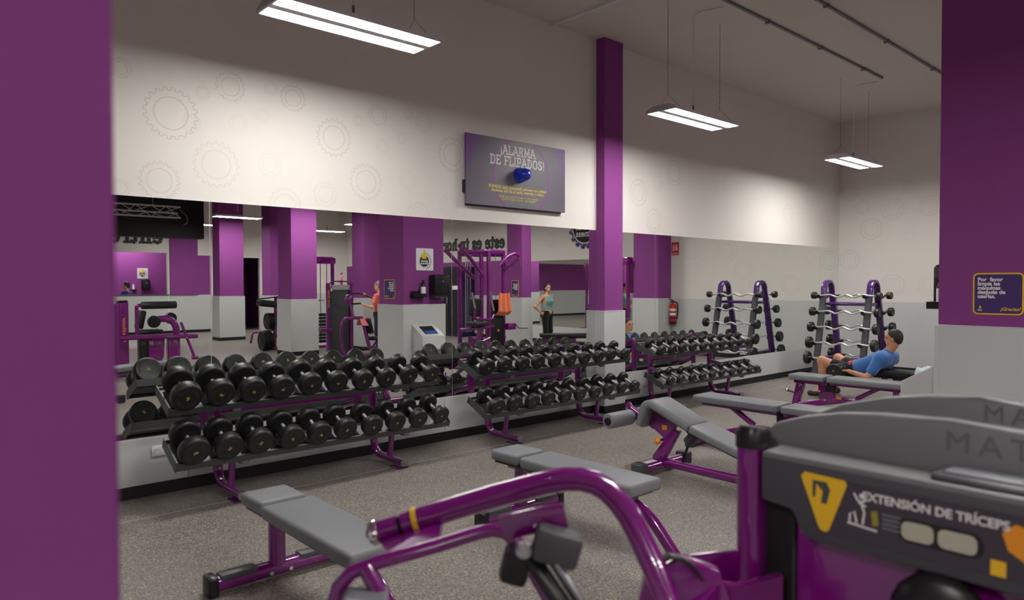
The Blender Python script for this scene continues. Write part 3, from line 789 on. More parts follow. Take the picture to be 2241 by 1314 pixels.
for i, (x0, ru, rl, lb, which, det) in enumerate(RACKS):
    o = rack0 if i == 0 else copy_tree(rack0)
    o.location = (x0, 0, 0)
    o['label'] = 'two-tier purple dumbbell rack, the ' + lb; o['group'] = 'dumbbell racks along the mirror wall'
    for F, (ra, rb_), tier in ((UP_F, ru, 'upper'), (LOW_F, rl, 'lower')):
        for k in range(10):
            r = ra + (rb_ - ra) * k / 9
            x = x0 + 0.116 + (RL - 0.236) * k / 9 + random.uniform(-0.004, 0.004)
            th = 0.6 * r + 0.02
            a = 0.066 + th - 0.022 + random.uniform(-0.008, 0.012)
            y, z = tp(F, a, r + 0.004)
            dumbbell(r, (x, y, z), (random.uniform(-0.02, 0.02), -CU, -SU), (1, 0, 0), 'black rubber dumbbell, %s from the left on the %s tier of the %s rack' % (ORD[k], tier, which),
                     'dumbbells on the %s tier of the %s rack' % (tier, which), det, random.uniform(0, 2 * PI))
# wall socket under the mirror
t = thing('wall_socket', 'white double wall socket low on the grey panel below the first mirror', 'socket', (1.646, D - 0.012, 0.338))
MB().box((-0.075, -0.01, -0.04), (0.075, 0, 0.04), 0.004).build('plate', 'white_plastic', t)
for s in (-1, 1):
    MB().lathe([(0.022, 0.010), (0.022, 0.013), (0.018, 0.013), (0.018, 0.006), (0, 0.006)], 16, plane_matrix((s * 0.036, 0, 0), (1, 0, 0), (0, 0, 1))).build('outlet', 'grey_trim', t)
# ------------------------------------------------------------------ benches
def pad(mb, w, l, th, M, bev=0.022):
    """upholstered pad: local x width, y length from 0, top at z 0"""
    return mb.box((-w / 2, 0, -th), (w / 2, l, 0), bev, 4, M)
def sl(y0, z0, y1, z1, x=0.0):
    """frame along a sloped pad: origin at (y0,z0), local y towards (y1,z1)"""
    d = Vector((0, y1 - y0, z1 - z0)); L = d.length; d.normalize()
    n = Vector((1, 0, 0)).cross(d)
    M = Matrix((Vector((1, 0, 0)), d, n)).transposed().to_4x4(); M.translation = (x, y0, z0)
    return M, L
def oval_bar(p, q, w, h, up=(0, 0, 1)):
    return MB().tube([p, q], 1.0, profile=rrect(w, h, min(w, h) * 0.45, 4), up=up)

def make_flat_bench():
    t = thing('flat_bench', '-', 'bench')
    zt = 0.46
    pad(MB(), 0.30, 0.94, 0.075, Matrix.Translation((0, -0.94, zt))).build('back_pad', 'pad_grey', t, 60)
    pad(MB(), 0.265, 0.27, 0.075, Matrix.Translation((0, 0.045, zt))).build('seat_pad', 'pad_grey', t, 60)
    MB().box((-0.11, -0.90, zt - 0.09), (0.11, 0.29, zt - 0.074)).build('pad_board', 'black_plastic', t)
    MB().beam((0, 0.25, zt - 0.115), (0, -0.86, zt - 0.115), 0.06, 0.05, bev=0.01).build('spine', 'gloss_purple', t)
    # rear post on a cross foot
    MB().tube([(0, 0.14, 0.05), (0, 0.14, zt - 0.10)], 1.0, profile=rrect(0.075, 0.09, 0.03, 4)).build('post', 'gloss_purple', t)
    ft = MB().tube([(-0.33, 0.14, 0.055), (0.33, 0.14, 0.055)], 1.0, profile=rrect(0.09, 0.08, 0.036, 5)).build('cross_foot', 'gloss_purple', t)
    for s in (-1, 1):
        MB().box((min(s * 0.33, s * 0.385), 0.085, 0.0), (max(s * 0.33, s * 0.385), 0.195, 0.108), 0.016, 3).build('foot_cap', 'black_plastic', ft)
        MB().box((min(s * 0.12, s * 0.32), 0.098, 0.062), (max(s * 0.12, s * 0.32), 0.182, 0.105), 0.012, 2).build('foot_cover', 'dark_plastic', ft)
        MB().cyl((s * 0.055, 0.08, 0.05), (s * 0.055, 0.10, 0.05), 0.012, n=8).build('bolt', 'chrome', ft)
    # front leg: a bent tube that swings out to the floor
    path = fillet([(0, -0.55, zt - 0.125), (0, -0.90, zt - 0.13), (0, -1.16, 0.06), (0, -1.17, 0.03)], {1: 0.22, 2: 0.05}, 9)
    MB().tube(path, 1.0, profile=rrect(0.07, 0.06, 0.026, 4)).build('front_leg', 'gloss_purple', t)
    MB().tube([(-0.2, -1.17, 0.03), (0.2, -1.17, 0.03)], 1.0, profile=rrect(0.055, 0.055, 0.024, 4)).build('front_foot', 'gloss_purple', t)
    return t
fb = make_flat_bench(); fb.location = (1.64, 3.615, 0)
fb['label'] = 'flat bench with grey pads standing in front of the heaviest dumbbells'; fb['group'] = 'flat weight benches'
f2 = copy_tree(fb); f2.location = (3.335, 3.455, 0)
f2['label'] = 'flat bench with grey pads half hidden behind the curved purple machine tube'; f2['group'] = 'flat weight benches'

# decline bench with leg rollers
t = thing('decline_bench', 'decline bench with grey pads, roller leg hold and yellow knob', 'bench', (5.07, 3.6, 0))
def W(y, z, x=0.0): return (x, y - 3.6, z)
# bent seat pad: profile in (y, z)
path_ = fillet([(0, 3.315 - 3.6, 0.430), (0, 3.69 - 3.6, 0.587), (0, 3.755 - 3.6, 0.565), (0, 3.815 - 3.6, 0.385)], {1: 0.06, 2: 0.06}, 6)
n_p = len(path_)
sc_ = [0.90] + [1.0] * (n_p - 2) + [0.90]
MB().tube([path_[0] + (path_[0] - path_[1]).normalized() * 0.012] + path_ + [path_[-1] + (path_[-1] - path_[-2]).normalized() * 0.012], [0.80, 0.97] + [1.0] * (n_p - 2) + [0.97, 0.80], profile=rrect(0.30, 0.075, 0.028, 5)).build('seat_pad', 'pad_grey', t, 60)
M, L = sl(-0.31, 0.462, -1.16, 0.205)
MB().box((-0.15, 0, 0.0), (0.15, L, 0.07), 0.02, 3, M).build('back_pad', 'pad_grey', t, 60)
MB().box((-0.10, 0.03, 0.072), (0.10, L - 0.05, 0.088), 0.0, 1, M).build('pad_board', 'black_plastic', t)
cf = MB().tube([W(3.66, 0.055, -0.28), W(3.66, 0.055, 0.28)], 1.0, profile=rrect(0.085, 0.085, 0.04, 5)).build('cross_foot', 'gloss_purple', t)
for s in (-1, 1):
    MB().box(W(3.60, 0.0, min(s * 0.27, s * 0.37)), W(3.72, 0.115, max(s * 0.27, s * 0.37)), 0.02, 3).build('foot_cap', 'dark_plastic', cf)
MB().box(W(3.64, 0.096, -0.26), W(3.69, 0.101, -0.10), 0.001, 1).build('warning_label', 'white_print', cf)
MB().tube([W(3.62, 0.07), W(2.10, 0.06, -0.02)], 1.0, profile=rrect(0.075, 0.075, 0.034, 5)).build('base_beam', 'gloss_purple', t)
MB().tube([W(2.10, 0.05, -0.22), W(2.10, 0.05, 0.18)], 1.0, profile=rrect(0.08, 0.08, 0.036, 5)).build('rear_foot', 'gloss_purple', t)
MB().prism([(0.13, 0.07), (0.13, 0.12), (0.10, 0.16), (-0.06, 0.37), (-0.14, 0.37), (-0.02, 0.16), (0.04, 0.06)], 0.06, plane_matrix((-0.05, 0, 0), (0, 1, 0), (0, 0, 1)), 0.008, 2).build('upright', 'gloss_purple', t)
MB().prism([(0.24, 0.42), (-0.03, 0.26), (-0.12, 0.46), (0.06, 0.54)], 0.05, plane_matrix((-0.04, 0, 0), (0, 1, 0), (0, 0, 1)), 0.006, 2).build('seat_bracket', 'gloss_purple', t)
MB().box(W(3.585, 0.36, -0.0415), W(3.635, 0.40, -0.0405)).build('warning_label', 'orange', t)
kb = MB().sphere(W(3.655, 0.262, -0.075), 0.03, 8, (0.8, 1, 1)).build('pull_knob', 'orange', t)
MB().cyl(W(3.655, 0.262, -0.05), W(3.60, 0.29, 0.0), 0.012, n=8).build('knob_pin', 'black_plastic', kb)
MB().tube([W(3.46, 0.09), W(3.36, 0.36)], 0.011, 8).build('support_rod', 'black_plastic', t)
MB().tube(fillet([W(3.38, 0.40, 0.0), W(3.33, 0.36, 0.0), W(3.40, 0.28, 0.0)], 0.03), 0.045, 10).build('pivot_boss', 'dark_plastic', t)
for (x0, x1) in ((-0.36, -0.04), (0.06, 0.36)):
    rl = MB(); rl.lathe([(0, 0), (0.06, 0.0), (0.068, 0.012), (0.068, 0.30), (0.06, 0.312), (0, 0.312)], 20, plane_matrix(W(3.97, 0.425, x0), (0, 1, 0), (0, 0, 1))); r_ = rl.build('leg_roller', 'pad_grey', t)
    MB().lathe([(0, -0.012), (0.032, -0.012), (0.034, 0.0), (0, 0.0)], 14, plane_matrix(W(3.97, 0.425, x0 if x0 < 0 else x1), (0, 1, 0), (0, 0, 1))).build('roller_cap', 'black_plastic', r_)
MB().tube([W(3.97, 0.425, -0.37), W(3.97, 0.425, 0.37)], 0.018, 10).build('roller_axle', 'gloss_purple', t)
MB().tube(fillet([W(3.75, 0.36, 0.01), W(4.02, 0.50, 0.01), W(4.05, 0.53, 0.01)], 0.05), 1.0, profile=rrect(0.05, 0.05, 0.02, 3)).build('roller_arm', 'gloss_purple', t)
MB().tube([W(3.80, 0.40, 0.01), W(3.97, 0.425, 0.01)], 1.0, profile=rrect(0.05, 0.05, 0.02, 3)).build('roller_arm', 'gloss_purple', t)

# adjustable benches laid flat
def make_adjustable():
    t = thing('adjustable_bench', '-', 'bench')
    zt = 0.49
    pad(MB(), 0.30, 0.90, 0.07, Matrix.Translation((0, -0.90, zt)), 0.02).build('back_pad', 'pad_grey', t, 60)
    pad(MB(), 0.30, 0.44, 0.07, Matrix.Translation((0, 0.035, zt)), 0.02).build('seat_pad', 'pad_grey', t, 60)
    MB().box((-0.10, -0.82, zt - 0.10), (0.10, -0.02, zt - 0.068), 0.004, 1).build('back_frame', 'gloss_purple', t)
    MB().box((-0.06, 0.02, zt - 0.115), (0.06, 0.44, zt - 0.068), 0.004, 1).build('seat_frame', 'gloss_purple', t)
    MB().prism([(0.33, 0.36), (0.42, 0.38), (0.49, 0.05), (0.41, 0.05)], 0.09, plane_matrix((-0.045, 0, 0), (0, 1, 0), (0, 0, 1)), 0.01, 2).build('upright', 'gloss_purple', t)
    path = fillet([(0, 0.46, 0.08), (0, -0.15, 0.22), (0, -0.30, 0.21), (0, -0.80, 0.06)], {1: 0.08, 2: 0.12}, 6)
    MB().tube(path, 1.0, profile=rrect(0.085, 0.08, 0.025, 4)).build('base_beam', 'gloss_purple', t)
    MB().prism([(0.13, 0.13), (0.15, 0.40), (-0.02, 0.40), (-0.06, 0.19)], 0.06, plane_matrix((-0.03, 0, 0), (0, 1, 0), (0, 0, 1)), 0.006, 2).build('pivot_bracket', 'gloss_purple', t)
    MB().box((-0.034, -0.06, 0.30), (0.034, 0.06, 0.41), 0.012, 2).build('ratchet_block', 'black_plastic', t)
    MB().tube([(0, -0.30, 0.25), (0, -0.55, 0.40)], 1.0, profile=rrect(0.06, 0.05, 0.02, 3)).build('prop', 'gloss_purple', t)
    MB().box((-0.0435, -0.14, 0.225), (-0.0425, -0.08, 0.25)).build('warning_label', 'orange', t)
    for y, w in ((0.45, 0.34), (-0.82, 0.30)):
        f = MB().tube([(-w, y, 0.04), (w, y, 0.04)], 1.0, profile=rrect(0.075, 0.07, 0.03, 4)).build('cross_foot', 'gloss_purple', t)
        for s in (-1, 1): MB().box((min(s * w, s * (w + 0.03)), y - 0.045, 0), (max(s * w, s * (w + 0.03)), y + 0.045, 0.08), 0.01, 2).build('foot_cap', 'black_plastic', f)
    k = MB().tube([(0, 0.44, 0.24), (0, 0.53, 0.255)], 0.011, 8).build('handle', 'black_plastic', t)
    MB().sphere((0, 0.555, 0.262), 0.024, 8).build('handle_ball', 'chrome', k)
    for (y, z) in ((0.37, 0.34), (0.12, 0.30), (0.05, 0.20)):
        MB().cyl((-0.052, y, z), (-0.04, y, z), 0.014, n=8).build('bolt', 'chrome', t)
    return t
ab = make_adjustable(); ab.location = (8.60, 3.745, 0)
ab['label'] = 'adjustable bench laid flat in front of the man in the blue shirt'; ab['group'] = 'adjustable benches'
a2 = copy_tree(ab); a2.location = (6.30, 3.18, 0); a2.rotation_euler = (0, 0, PI)
a2['label'] = 'adjustable bench laid flat just behind the decline bench'; a2['group'] = 'adjustable benches'
# the bench the man leans on
mbn = thing('flat_bench', 'black padded bench with a pale towel on it, under the man\'s shoulders', 'bench', (10.17, 3.2, 0), group='flat weight benches')
pad(MB(), 0.30, 1.12, 0.085, Matrix.Translation((0, -0.46, 0.45))).build('back_pad', 'pad_black', mbn, 60)
MB().box((-0.11, -0.4, 0.34), (0.11, 0.62, 0.366)).build('pad_board', 'black_plastic', mbn)
for y in (-0.36, 0.36):
    MB().tube([(0, y, 0.05), (0, y, 0.35)], 1.0, profile=rrect(0.075, 0.09, 0.03, 4)).build('post', 'gloss_purple', mbn)
    MB().tube([(-0.28, y, 0.045), (0.28, y, 0.045)], 1.0, profile=rrect(0.085, 0.085, 0.036, 4)).build('cross_foot', 'gloss_purple', mbn)
MB().beam((0, -0.36, 0.30), (0, 0.36, 0.30), 0.06, 0.09, bev=0.01).build('spine', 'gloss_purple', mbn)

# ------------------------------------------------------------------ curl barbell rack
mat('bright_bar', (236, 236, 238), 0.32, metal=0.85)
RX, RY0, RY1 = 11.93, 4.53, 5.26
er = thing('barbell_rack', 'tall purple A-frame rack with hooped tops holding curl barbells', 'rack', (RX, 4.895, 0))
def ex(x, y, z): return (x - RX, y - 4.895, z)
def xf(z): return 11.79 - (1.5 - z) * 0.222
def xb(z): return 12.07 + (1.5 - z) * 0.245
for y in (RY0, RY1):
    path = [ex(xf(0.03), y, 0.03), ex(xf(0.8), y, 0.8), ex(xf(1.46), y, 1.46)]
    path += [Vector(ex(11.93 - 0.145 * math.cos(PI * k / 12), y, 1.50 + 0.145 * math.sin(PI * k / 12))) for k in range(13)]
    path += [ex(xb(1.46), y, 1.46), ex(xb(0.8), y, 0.8), ex(xb(0.03), y, 0.03)]
    hp = MB().tube(path, 1.0, profile=rrect(0.095, 0.05, 0.012, 2), up=(0, 0, 1)).build('hoop_frame', 'rack_purple', er)
    for side, fx in ((-1, xf), (1, xb)):
        d = Vector((fx(0.2) - fx(1.3), 0, 0.2 - 1.3)).normalized(); nrm = Vector((d.z, 0, -d.x)) * (1 if side < 0 else -1)
        if (nrm.x > 0) == (side < 0): nrm = -nrm
        a = Vector(ex(fx(1.36), y, 1.36)) + nrm * 0.032; b = Vector(ex(fx(0.12), y, 0.12)) + nrm * 0.032
        MB().beam(a, b, 0.09, 0.018, up=nrm).build('grey_cover', 'dark_plastic', hp)
        for z in (1.44, 1.30, 0.95, 0.7, 0.45):
            p = Vector(ex(fx(z), y, z)); MB().cyl(p - Vector((0, 0.05, 0)), p + Vector((0, 0.05, 0)), 0.012, n=8).build('bolt', 'chrome', hp)
    MB().beam(ex(xf(0.36) + 0.02, y, 0.36), ex(xb(0.36) - 0.02, y, 0.36), 0.06, 0.06, bev=0.008).build('side_brace', 'rack_purple', er)
    MB().beam(ex(xf(1.27) + 0.02, y, 1.27), ex(xb(1.27) - 0.02, y, 1.27), 0.04, 0.05, bev=0.006).build('side_brace', 'rack_purple', er)
for z in (1.27, 0.36):
    MB().tube([ex(11.93, RY0, z), ex(11.93, RY1, z)], 0.027, 12).build('cross_tube', 'rack_purple', er)
ROWS = [(1.40, 0.058), (1.135, 0.072), (0.88, 0.083), (0.625, 0.095), (0.375, 0.103)]
def ez_bar(r, loc, label, group, phase=1):
    t = thing('curl_barbell', label, 'barbell', loc, group=group)
    prof = [(-0.50, 0), (-0.36, 0), (-0.26, 0.020), (-0.13, -0.034), (-0.02, 0.014), (0.02, 0.014), (0.13, -0.034), (0.26, 0.020), (0.36, 0), (0.50, 0)]
    MB().tube(fillet([(0, y, z) for y, z in prof], 0.05, 4), 0.0150, 10).build('bar', 'bright_bar', t)
    for s in (-1, 1):
        h = link('weight_head', HEAD, None, t)
        th = 0.075
        h.matrix_local = Matrix.Translation((0, s * 0.515, 0)) @ Matrix.Rotation(-s * PI / 2, 4, 'X') @ Matrix.Diagonal((r, r, th, 1))
        link('face_logo', LOGO, None, h)
        MB().cyl((0, s * 0.44, 0), (0, s * 0.48, 0), 0.024, n=12).build('collar', 'chrome', t)
    return t
NTH = ['topmost', 'second from top', 'third from top', 'fourth from top', 'lowest']
for i, (z, r) in enumerate(ROWS):
    for side, fx in ((-1, xf), (1, xb)):
        x = fx(z) + side * 0.075
        ez_bar(r, (x, 4.87 + (0.02 if side > 0 else 0.0), z + 0.012), 'wavy chrome curl barbell, %s on the %s of the A-frame rack' % (NTH[i], 'near side' if side < 0 else 'wall side'), 'curl barbells on the A-frame rack')
        for y in (RY0, RY1):
            MB().prism([(0.0, -0.045), (0.075, -0.03), (0.1, 0.02), (0.085, 0.022), (0.06, -0.008), (0.0, -0.005)], 0.05,
                       plane_matrix(ex(fx(z) + side * 0.012, y - 0.025 * (1 if side > 0 else -1), z + 0.005), (side, 0, 0), (0, 0, 1)), 0.003, 1).build('cradle', 'black_plastic', er)

# ------------------------------------------------------------------ things on and by the pillar
PX0, PX1, PY1 = 6.464, 7.28, 1.949
k = thing('wipe_station', 'grey floor-standing box with a sloping top against the pillar', 'kiosk', (6.83, 2.2, 0))
kp = [(-0.23, 0), (0.08, 0), (0.08, 0.765), (-0.21, 0.94), (-0.23, 0.94)]
MB().prism(kp, 0.44, plane_matrix((-0.22, 0, 0), (0, 1, 0), (0, 0, 1)), 0.004, 1).build('body', 'grey_panel', k)
Mk, Lk = sl(-0.205, 0.938, 0.07, 0.772)
sc = MB().box((-0.13, 0.05, -0.004), (0.13, 0.27, 0.006), 0.003, 1, Mk).build('screen_frame', 'black_plastic', k)
MB().box((-0.11, 0.06, 0.006), (0.11, 0.19, 0.0075), 0.0, 1, Mk).build('screen', 'black', sc)
mat('screen_blue', (30, 90, 190), 0.3)
MB().box((-0.11, 0.19, 0.006), (0.11, 0.26, 0.0078), 0.0, 1, Mk).build('screen_bar', 'screen_blue', sc)

dp = thing('towel_dispenser', 'black paper towel dispenser on the side of the notice pillar', 'dispenser', (7.12, PY1, 1.60))
MB().box((-0.155, 0, -0.18), (0.155, 0.20, 0.18), 0.035, 4).build('cover', 'black_plastic', dp)
MB().box((-0.13, 0.02, -0.215), (0.13, 0.16, -0.17), 0.01, 2).build('outlet', 'dark_plastic', dp)
MB().lathe([(0, 0.0), (0.018, 0.0), (0.018, 0.004), (0, 0.004)], 12, plane_matrix((0.0, 0.20, 0.06), (-1, 0, 0), (0, 0, 1))).build('lock', 'chrome', dp)
MB().cyl((0.05, 0.1, -0.205), (0.05, 0.1, -0.235), 0.02, n=10).build('nozzle', 'white_plastic', dp)
sh = thing('bottle_holder', 'small black wall shelf on the notice pillar holding the spray bottle', 'shelf', (6.72, PY1, 1.44))
MB().box((-0.13, 0.02, -0.04), (0.13, 0.13, -0.03), 0.002, 1).build('tray', 'black_plastic', sh)
MB().box((-0.13, 0.0, -0.06), (0.13, 0.02, 0.06), 0.003, 1).build('back_plate', 'black_plastic', sh)
for s in (-1, 1): MB().box((s * 0.13 - 0.004, 0.0, -0.04), (s * 0.13 + 0.004, 0.13, 0.02), 0.002, 1).build('cheek', 'black_plastic', sh)
MB().box((-0.13, 0.122, -0.03), (0.13, 0.13, 0.02), 0.002, 1).build('lip', 'black_plastic', sh)
sb = thing('spray_bottle', 'spray bottle with a white label on the small black shelf', 'bottle', (6.80, PY1 + 0.075, 1.411))
MB().lathe([(0, 0), (0.04, 0), (0.042, 0.01), (0.042, 0.17), (0.03, 0.20), (0.014, 0.22), (0.014, 0.24), (0, 0.24)], 18).build('body', 'black_plastic', sb)
MB().lathe([(0.0425, 0.04), (0.0425, 0.16)], 18).build('label_band', 'white_print', sb)
MB().box((-0.015, -0.02, 0.24), (0.015, 0.06, 0.275), 0.006, 2).build('trigger_head', 'dark_plastic', sb)

# gear poster of the club on the pillar (seen in the mirror)
mat('poster_white', (228, 226, 230), 0.5)
def gear_poster(loc, rz, label, s=1.0):
    t = thing('gear_poster', label, 'poster', loc, rz, group='gear posters')
    I = Matrix.Rotation(PI / 2, 4, 'X')
    MB().prism(rrect(0.35 * s, 0.37 * s, 0.02 * s, 4), 0.006, I).build('board', 'poster_white', t)
    g = MB(); g.prism(gear_poly(0.105 * s, 16, 0.16), 0.0015, Matrix.Translation((0.01 * s, -0.006, -0.03 * s)) @ I); g.build('gear_print', 'black', t)
    g = MB(); g.prism([(-0.035 * s, -0.03 * s), (0.05 * s, -0.03 * s), (0.06 * s, 0.05 * s), (0.025 * s, 0.055 * s), (0.012 * s, 0.12 * s), (-0.012 * s, 0.115 * s), (-0.02 * s, 0.05 * s), (-0.045 * s, 0.03 * s)], 0.0015, Matrix.Translation((0.01 * s, -0.0077, 0.04 * s)) @ I); g.build('thumb_print', 'yellow', t)
    put_text('lettering', 'planet\nfitness', 0.058 * s, 'white_print', t, Matrix.Translation((0.01 * s, -0.0085, -0.045 * s)) @ I, bold=0.001, line=0.7)
    for k in range(14):
        a = PI * (0.55 + 0.85 * k / 13)
        MB().prism([(-0.006 * s, -0.010 * s), (0.006 * s, -0.010 * s), (0.006 * s, 0.010 * s), (-0.006 * s, 0.010 * s)], 0.001, Matrix.Translation((0.01 * s + 0.135 * s * math.cos(a), -0.006, -0.03 * s + 0.135 * s * math.sin(a))) @ I @ Matrix.Rotation(a - PI / 2, 4, 'Z')).build('ring_letter', 'black', t)
    return t
gear_poster((6.885, PY1 + 0.0005, 2.03), PI, 'white poster with a black gear and yellow thumb on the notice pillar')

# fire extinguisher and its sign on the far wall
fx_ = thing('fire_extinguisher', 'red fire extinguisher with black hose hung on the far wall', 'extinguisher', (XW - 0.11, 2.14, 0.68))
MB().lathe([(0, 0.0), (0.07, 0.0), (0.075, 0.015), (0.075, 0.40), (0.06, 0.45), (0.025, 0.475), (0.025, 0.50), (0, 0.50)], 20).build('cylinder', 'red', fx_)
MB().lathe([(0.0, -0.004), (0.077, -0.004), (0.079, 0.0), (0.079, 0.06), (0.075, 0.062)], 20).build('base_ring', 'black_plastic', fx_)
for z0, z1, mm in ((0.30, 0.36, 'white_print'), (0.20, 0.26, 'white_print'), (0.13, 0.17, 'dark_blue')):
    MB().lathe([(0.0758, z0), (0.0758, z1)], 20).build('label_band', mm, fx_)
MB().box((-0.02, -0.05, 0.50), (0.02, 0.03, 0.53), 0.006, 2).build('valve', 'black_plastic', fx_)
MB().beam((0, 0.02, 0.53), (0, -0.11, 0.585), 0.02, 0.015).build('lever', 'black_plastic', fx_)
MB().tube(fillet([(0, 0.03, 0.51), (0, 0.12, 0.50), (0, 0.145, 0.30), (0, 0.11, 0.12)], 0.08), 0.013, 8).build('hose', 'black_plastic', fx_)
fs = thing('fire_sign', 'red fire extinguisher sign high on the far wall', 'sign', (XW, 2.13, 2.42), -PI / 2)
MB().box((-0.10, -0.006, -0.15), (0.10, 0, 0.15), 0.002, 1).build('plate', 'red_sign', fs)
I_ = Matrix.Rotation(PI / 2, 4, 'X')
MB().prism([(0.02, -0.06), (0.06, -0.06), (0.06, 0.05), (0.045, 0.075), (0.05, 0.10), (0.02, 0.10), (0.025, 0.07), (0.02, 0.05)], 0.001, Matrix.Translation((0, -0.006, 0)) @ I_).build('extinguisher_print', 'white_print', fs)
MB().prism([(-0.07, -0.04), (-0.05, 0.03), (-0.06, 0.07), (-0.03, 0.10), (-0.01, 0.02), (-0.02, -0.05)], 0.001, Matrix.Translation((0, -0.006, 0)) @ I_).build('flame_print', 'white_print', fs)
put_text('lettering', 'EXTINTOR', 0.036, 'white_print', fs, Matrix.Translation((0, -0.0066, -0.115)) @ I_, bold=0.0008)
# ------------------------------------------------------------------ triceps machine close to the camera
tm = thing('triceps_machine', 'purple and dark grey triceps extension machine close to the camera', 'gym machine', (1.5, 0.46, 0))
def T(x, y, z): return (x - 1.5, y - 0.46, z)
TX, TY0, TY1 = 1.5, 0.045, 0.875
# tower: uprights, back housing, weight shield
for y in (0.847, 0.073):
    u = MB().tube([T(1.53, y, 0.0), T(1.53, y, 1.238)], 1.0, profile=rrect(0.058, 0.075, 0.02, 4)).build('upright', 'gloss_purple', tm)
    MB().tube([T(1.53, y, 1.238), T(1.53, y, 1.27), T(1.532, y, 1.283)], [1.0, 1.0, 0.8], profile=rrect(0.064, 0.082, 0.022, 4)).build('upright_cap', 'black_plastic', u)
    MB().tube([T(1.53, y, 0.03), T(0.75, y + (0.1 if y > 0.4 else -0.1), 0.03)], 1.0, profile=rrect(0.06, 0.06, 0.024, 4)).build('base_rail', 'gloss_purple', tm)
MB().box(T(1.56, 0.10, 0.02), T(1.85, 0.82, 1.20), 0.02, 2).build('stack_housing', 'black_plastic', tm)
MB().box(T(1.545, 0.11, 0.15), T(1.56, 0.748, 1.10), 0.004, 1).build('weight_shield', 'gloss_purple', tm)
MB().box(T(1.538, 0.748, 0.1), T(1.565, 0.822, 1.13), 0.006, 1).build('shield_edge', 'black', tm)
# console
face = [(0.812, 1.125), (0.74, 1.117), (0.718, 1.075), (0.70, 1.061), (0.22, 1.061), (0.20, 1.075), (0.18, 1.117), (0.108, 1.125), (0.108, 1.232), (0.812, 1.232)]
co = MB().prism([(-(y - 0.46), z) for y, z in face], -0.12, plane_matrix((0, 0, 0), (0, -1, 0), (0, 0, 1)), 0.008, 2).build('console', 'dark_plastic', tm)
mat('console_band', (62, 56, 66), 0.4)
MB().prism([(-(y - 0.46), z) for y, z in [(0.66, 1.205), (0.26, 1.205), (0.26, 1.085), (0.675, 1.085)]], 0.0012, plane_matrix((-0.0005, 0, 0), (0, -1, 0), (0, 0, 1))).build('print_band', 'console_band', co)
tri = fillet([(0.64, 1.196, 0), (0.612, 1.208, 0), (0.70, 1.208, 0), (0.715, 1.200, 0), (0.678, 1.088, 0), (0.66, 1.088, 0), (0.64, 1.196, 0)], 0.01, 3)
MB().prism([(-(y - 0.46), z) for y, z in [(0.716, 1.2), (0.708, 1.21), (0.622, 1.207), (0.618, 1.198), (0.655, 1.094), (0.664, 1.089), (0.675, 1.094)]], 0.0016, plane_matrix((-0.0012, 0, 0), (0, -1, 0), (0, 0, 1))).build('warning_triangle', 'yellow', co)
MB().prism([(-(y - 0.46), z) for y, z in [(0.69, 1.196), (0.66, 1.196), (0.652, 1.18), (0.66, 1.15), (0.672, 1.15), (0.668, 1.175), (0.682, 1.19), (0.684, 1.16), (0.69, 1.16)]], 0.0022, plane_matrix((-0.0012, 0, 0), (0, -1, 0), (0, 0, 1))).build('warning_figure', 'dark_plastic', co)
put_text('lettering', 'EXTENSI\u00d3N DE TR\u00cdCEPS', 0.0243, 'white_print', co, plane_matrix(T(1.4975, 0.460, 1.183), (0, -1, 0), (0, 0, 1)), bold=0.0004, spacing=0.96)
# little line drawing of the exercise
dr = MB()
for pts in ([(0.612, 1.125), (0.612, 1.14), (0.603, 1.148), (0.598, 1.125)], [(0.616, 1.122), (0.558, 1.117)], [(0.586, 1.125), (0.583, 1.15), (0.59, 1.168)], [(0.604, 1.186), (0.596, 1.172), (0.586, 1.17), (0.578, 1.178)], [(0.594, 1.168), (0.58, 1.162)]):
    dr.tube([T(1.4985, y, z) for y, z in pts], 0.0022, 6)
dr.sphere(T(1.4985, 0.588, 1.182), 0.006, 6, (0.3, 1, 1))
dr.build('exercise_drawing', 'white_print', co)
MB().prism([(-(y - 0.46), z) for y, z in [(0.57, 1.155), (0.558, 1.158), (0.555, 1.13), (0.566, 1.126)]], 0.0015, plane_matrix((-0.0015, 0, 0), (0, -1, 0), (0, 0, 1))).build('figure_print', 'logo_olive', co)
for i in range(4):
    MB().prism([(-(0.548 - 0.46), 1.156 - i * 0.009), (-(0.515 - 0.46), 1.156 - i * 0.009), (-(0.515 - 0.46), 1.152 - i * 0.009), (-(0.548 - 0.46), 1.152 - i * 0.009)], 0.0012, plane_matrix((-0.0015, 0, 0), (0, -1, 0), (0, 0, 1))).build('small_print', 'grey_plastic', co)
mat('lens_window', (182, 180, 160), 0.25)
for (a, b) in ((0.512, 0.455), (0.448, 0.383)):
    pl = rrect(abs(a - b), 0.036, 0.012, 4)
    MB().prism([(x - ((a + b) / 2 - 0.46), y + 1.134) for x, y in pl], 0.002, plane_matrix((-0.0015, 0, 0), (0, -1, 0), (0, 0, 1))).build('rep_window', 'lens_window', co)
MB().prism([(x - (0.447 - 0.46), y + 1.134) for x, y in rrect(0.15, 0.048, 0.022, 5)], 0.0012, plane_matrix((-0.0012, 0, 0), (0, -1, 0), (0, 0, 1))).build('window_bezel', 'black_plastic', co)
# muscle chart at the right end of the band
MB().prism([(-(y - 0.46), z) for y, z in [(0.345, 1.17), (0.325, 1.19), (0.30, 1.185), (0.29, 1.15), (0.31, 1.125), (0.335, 1.14)]], 0.0014, plane_matrix((-0.0015, 0, 0), (0, -1, 0), (0, 0, 1))).build('figure_print', 'orange', co)
MB().prism([(-(y - 0.46), z) for y, z in [(0.362, 1.118), (0.338, 1.118), (0.338, 1.09), (0.362, 1.09)]], 0.002, plane_matrix((-0.0015, 0, 0), (0, -1, 0), (0, 0, 1))).build('label_tab', 'yellow', co)
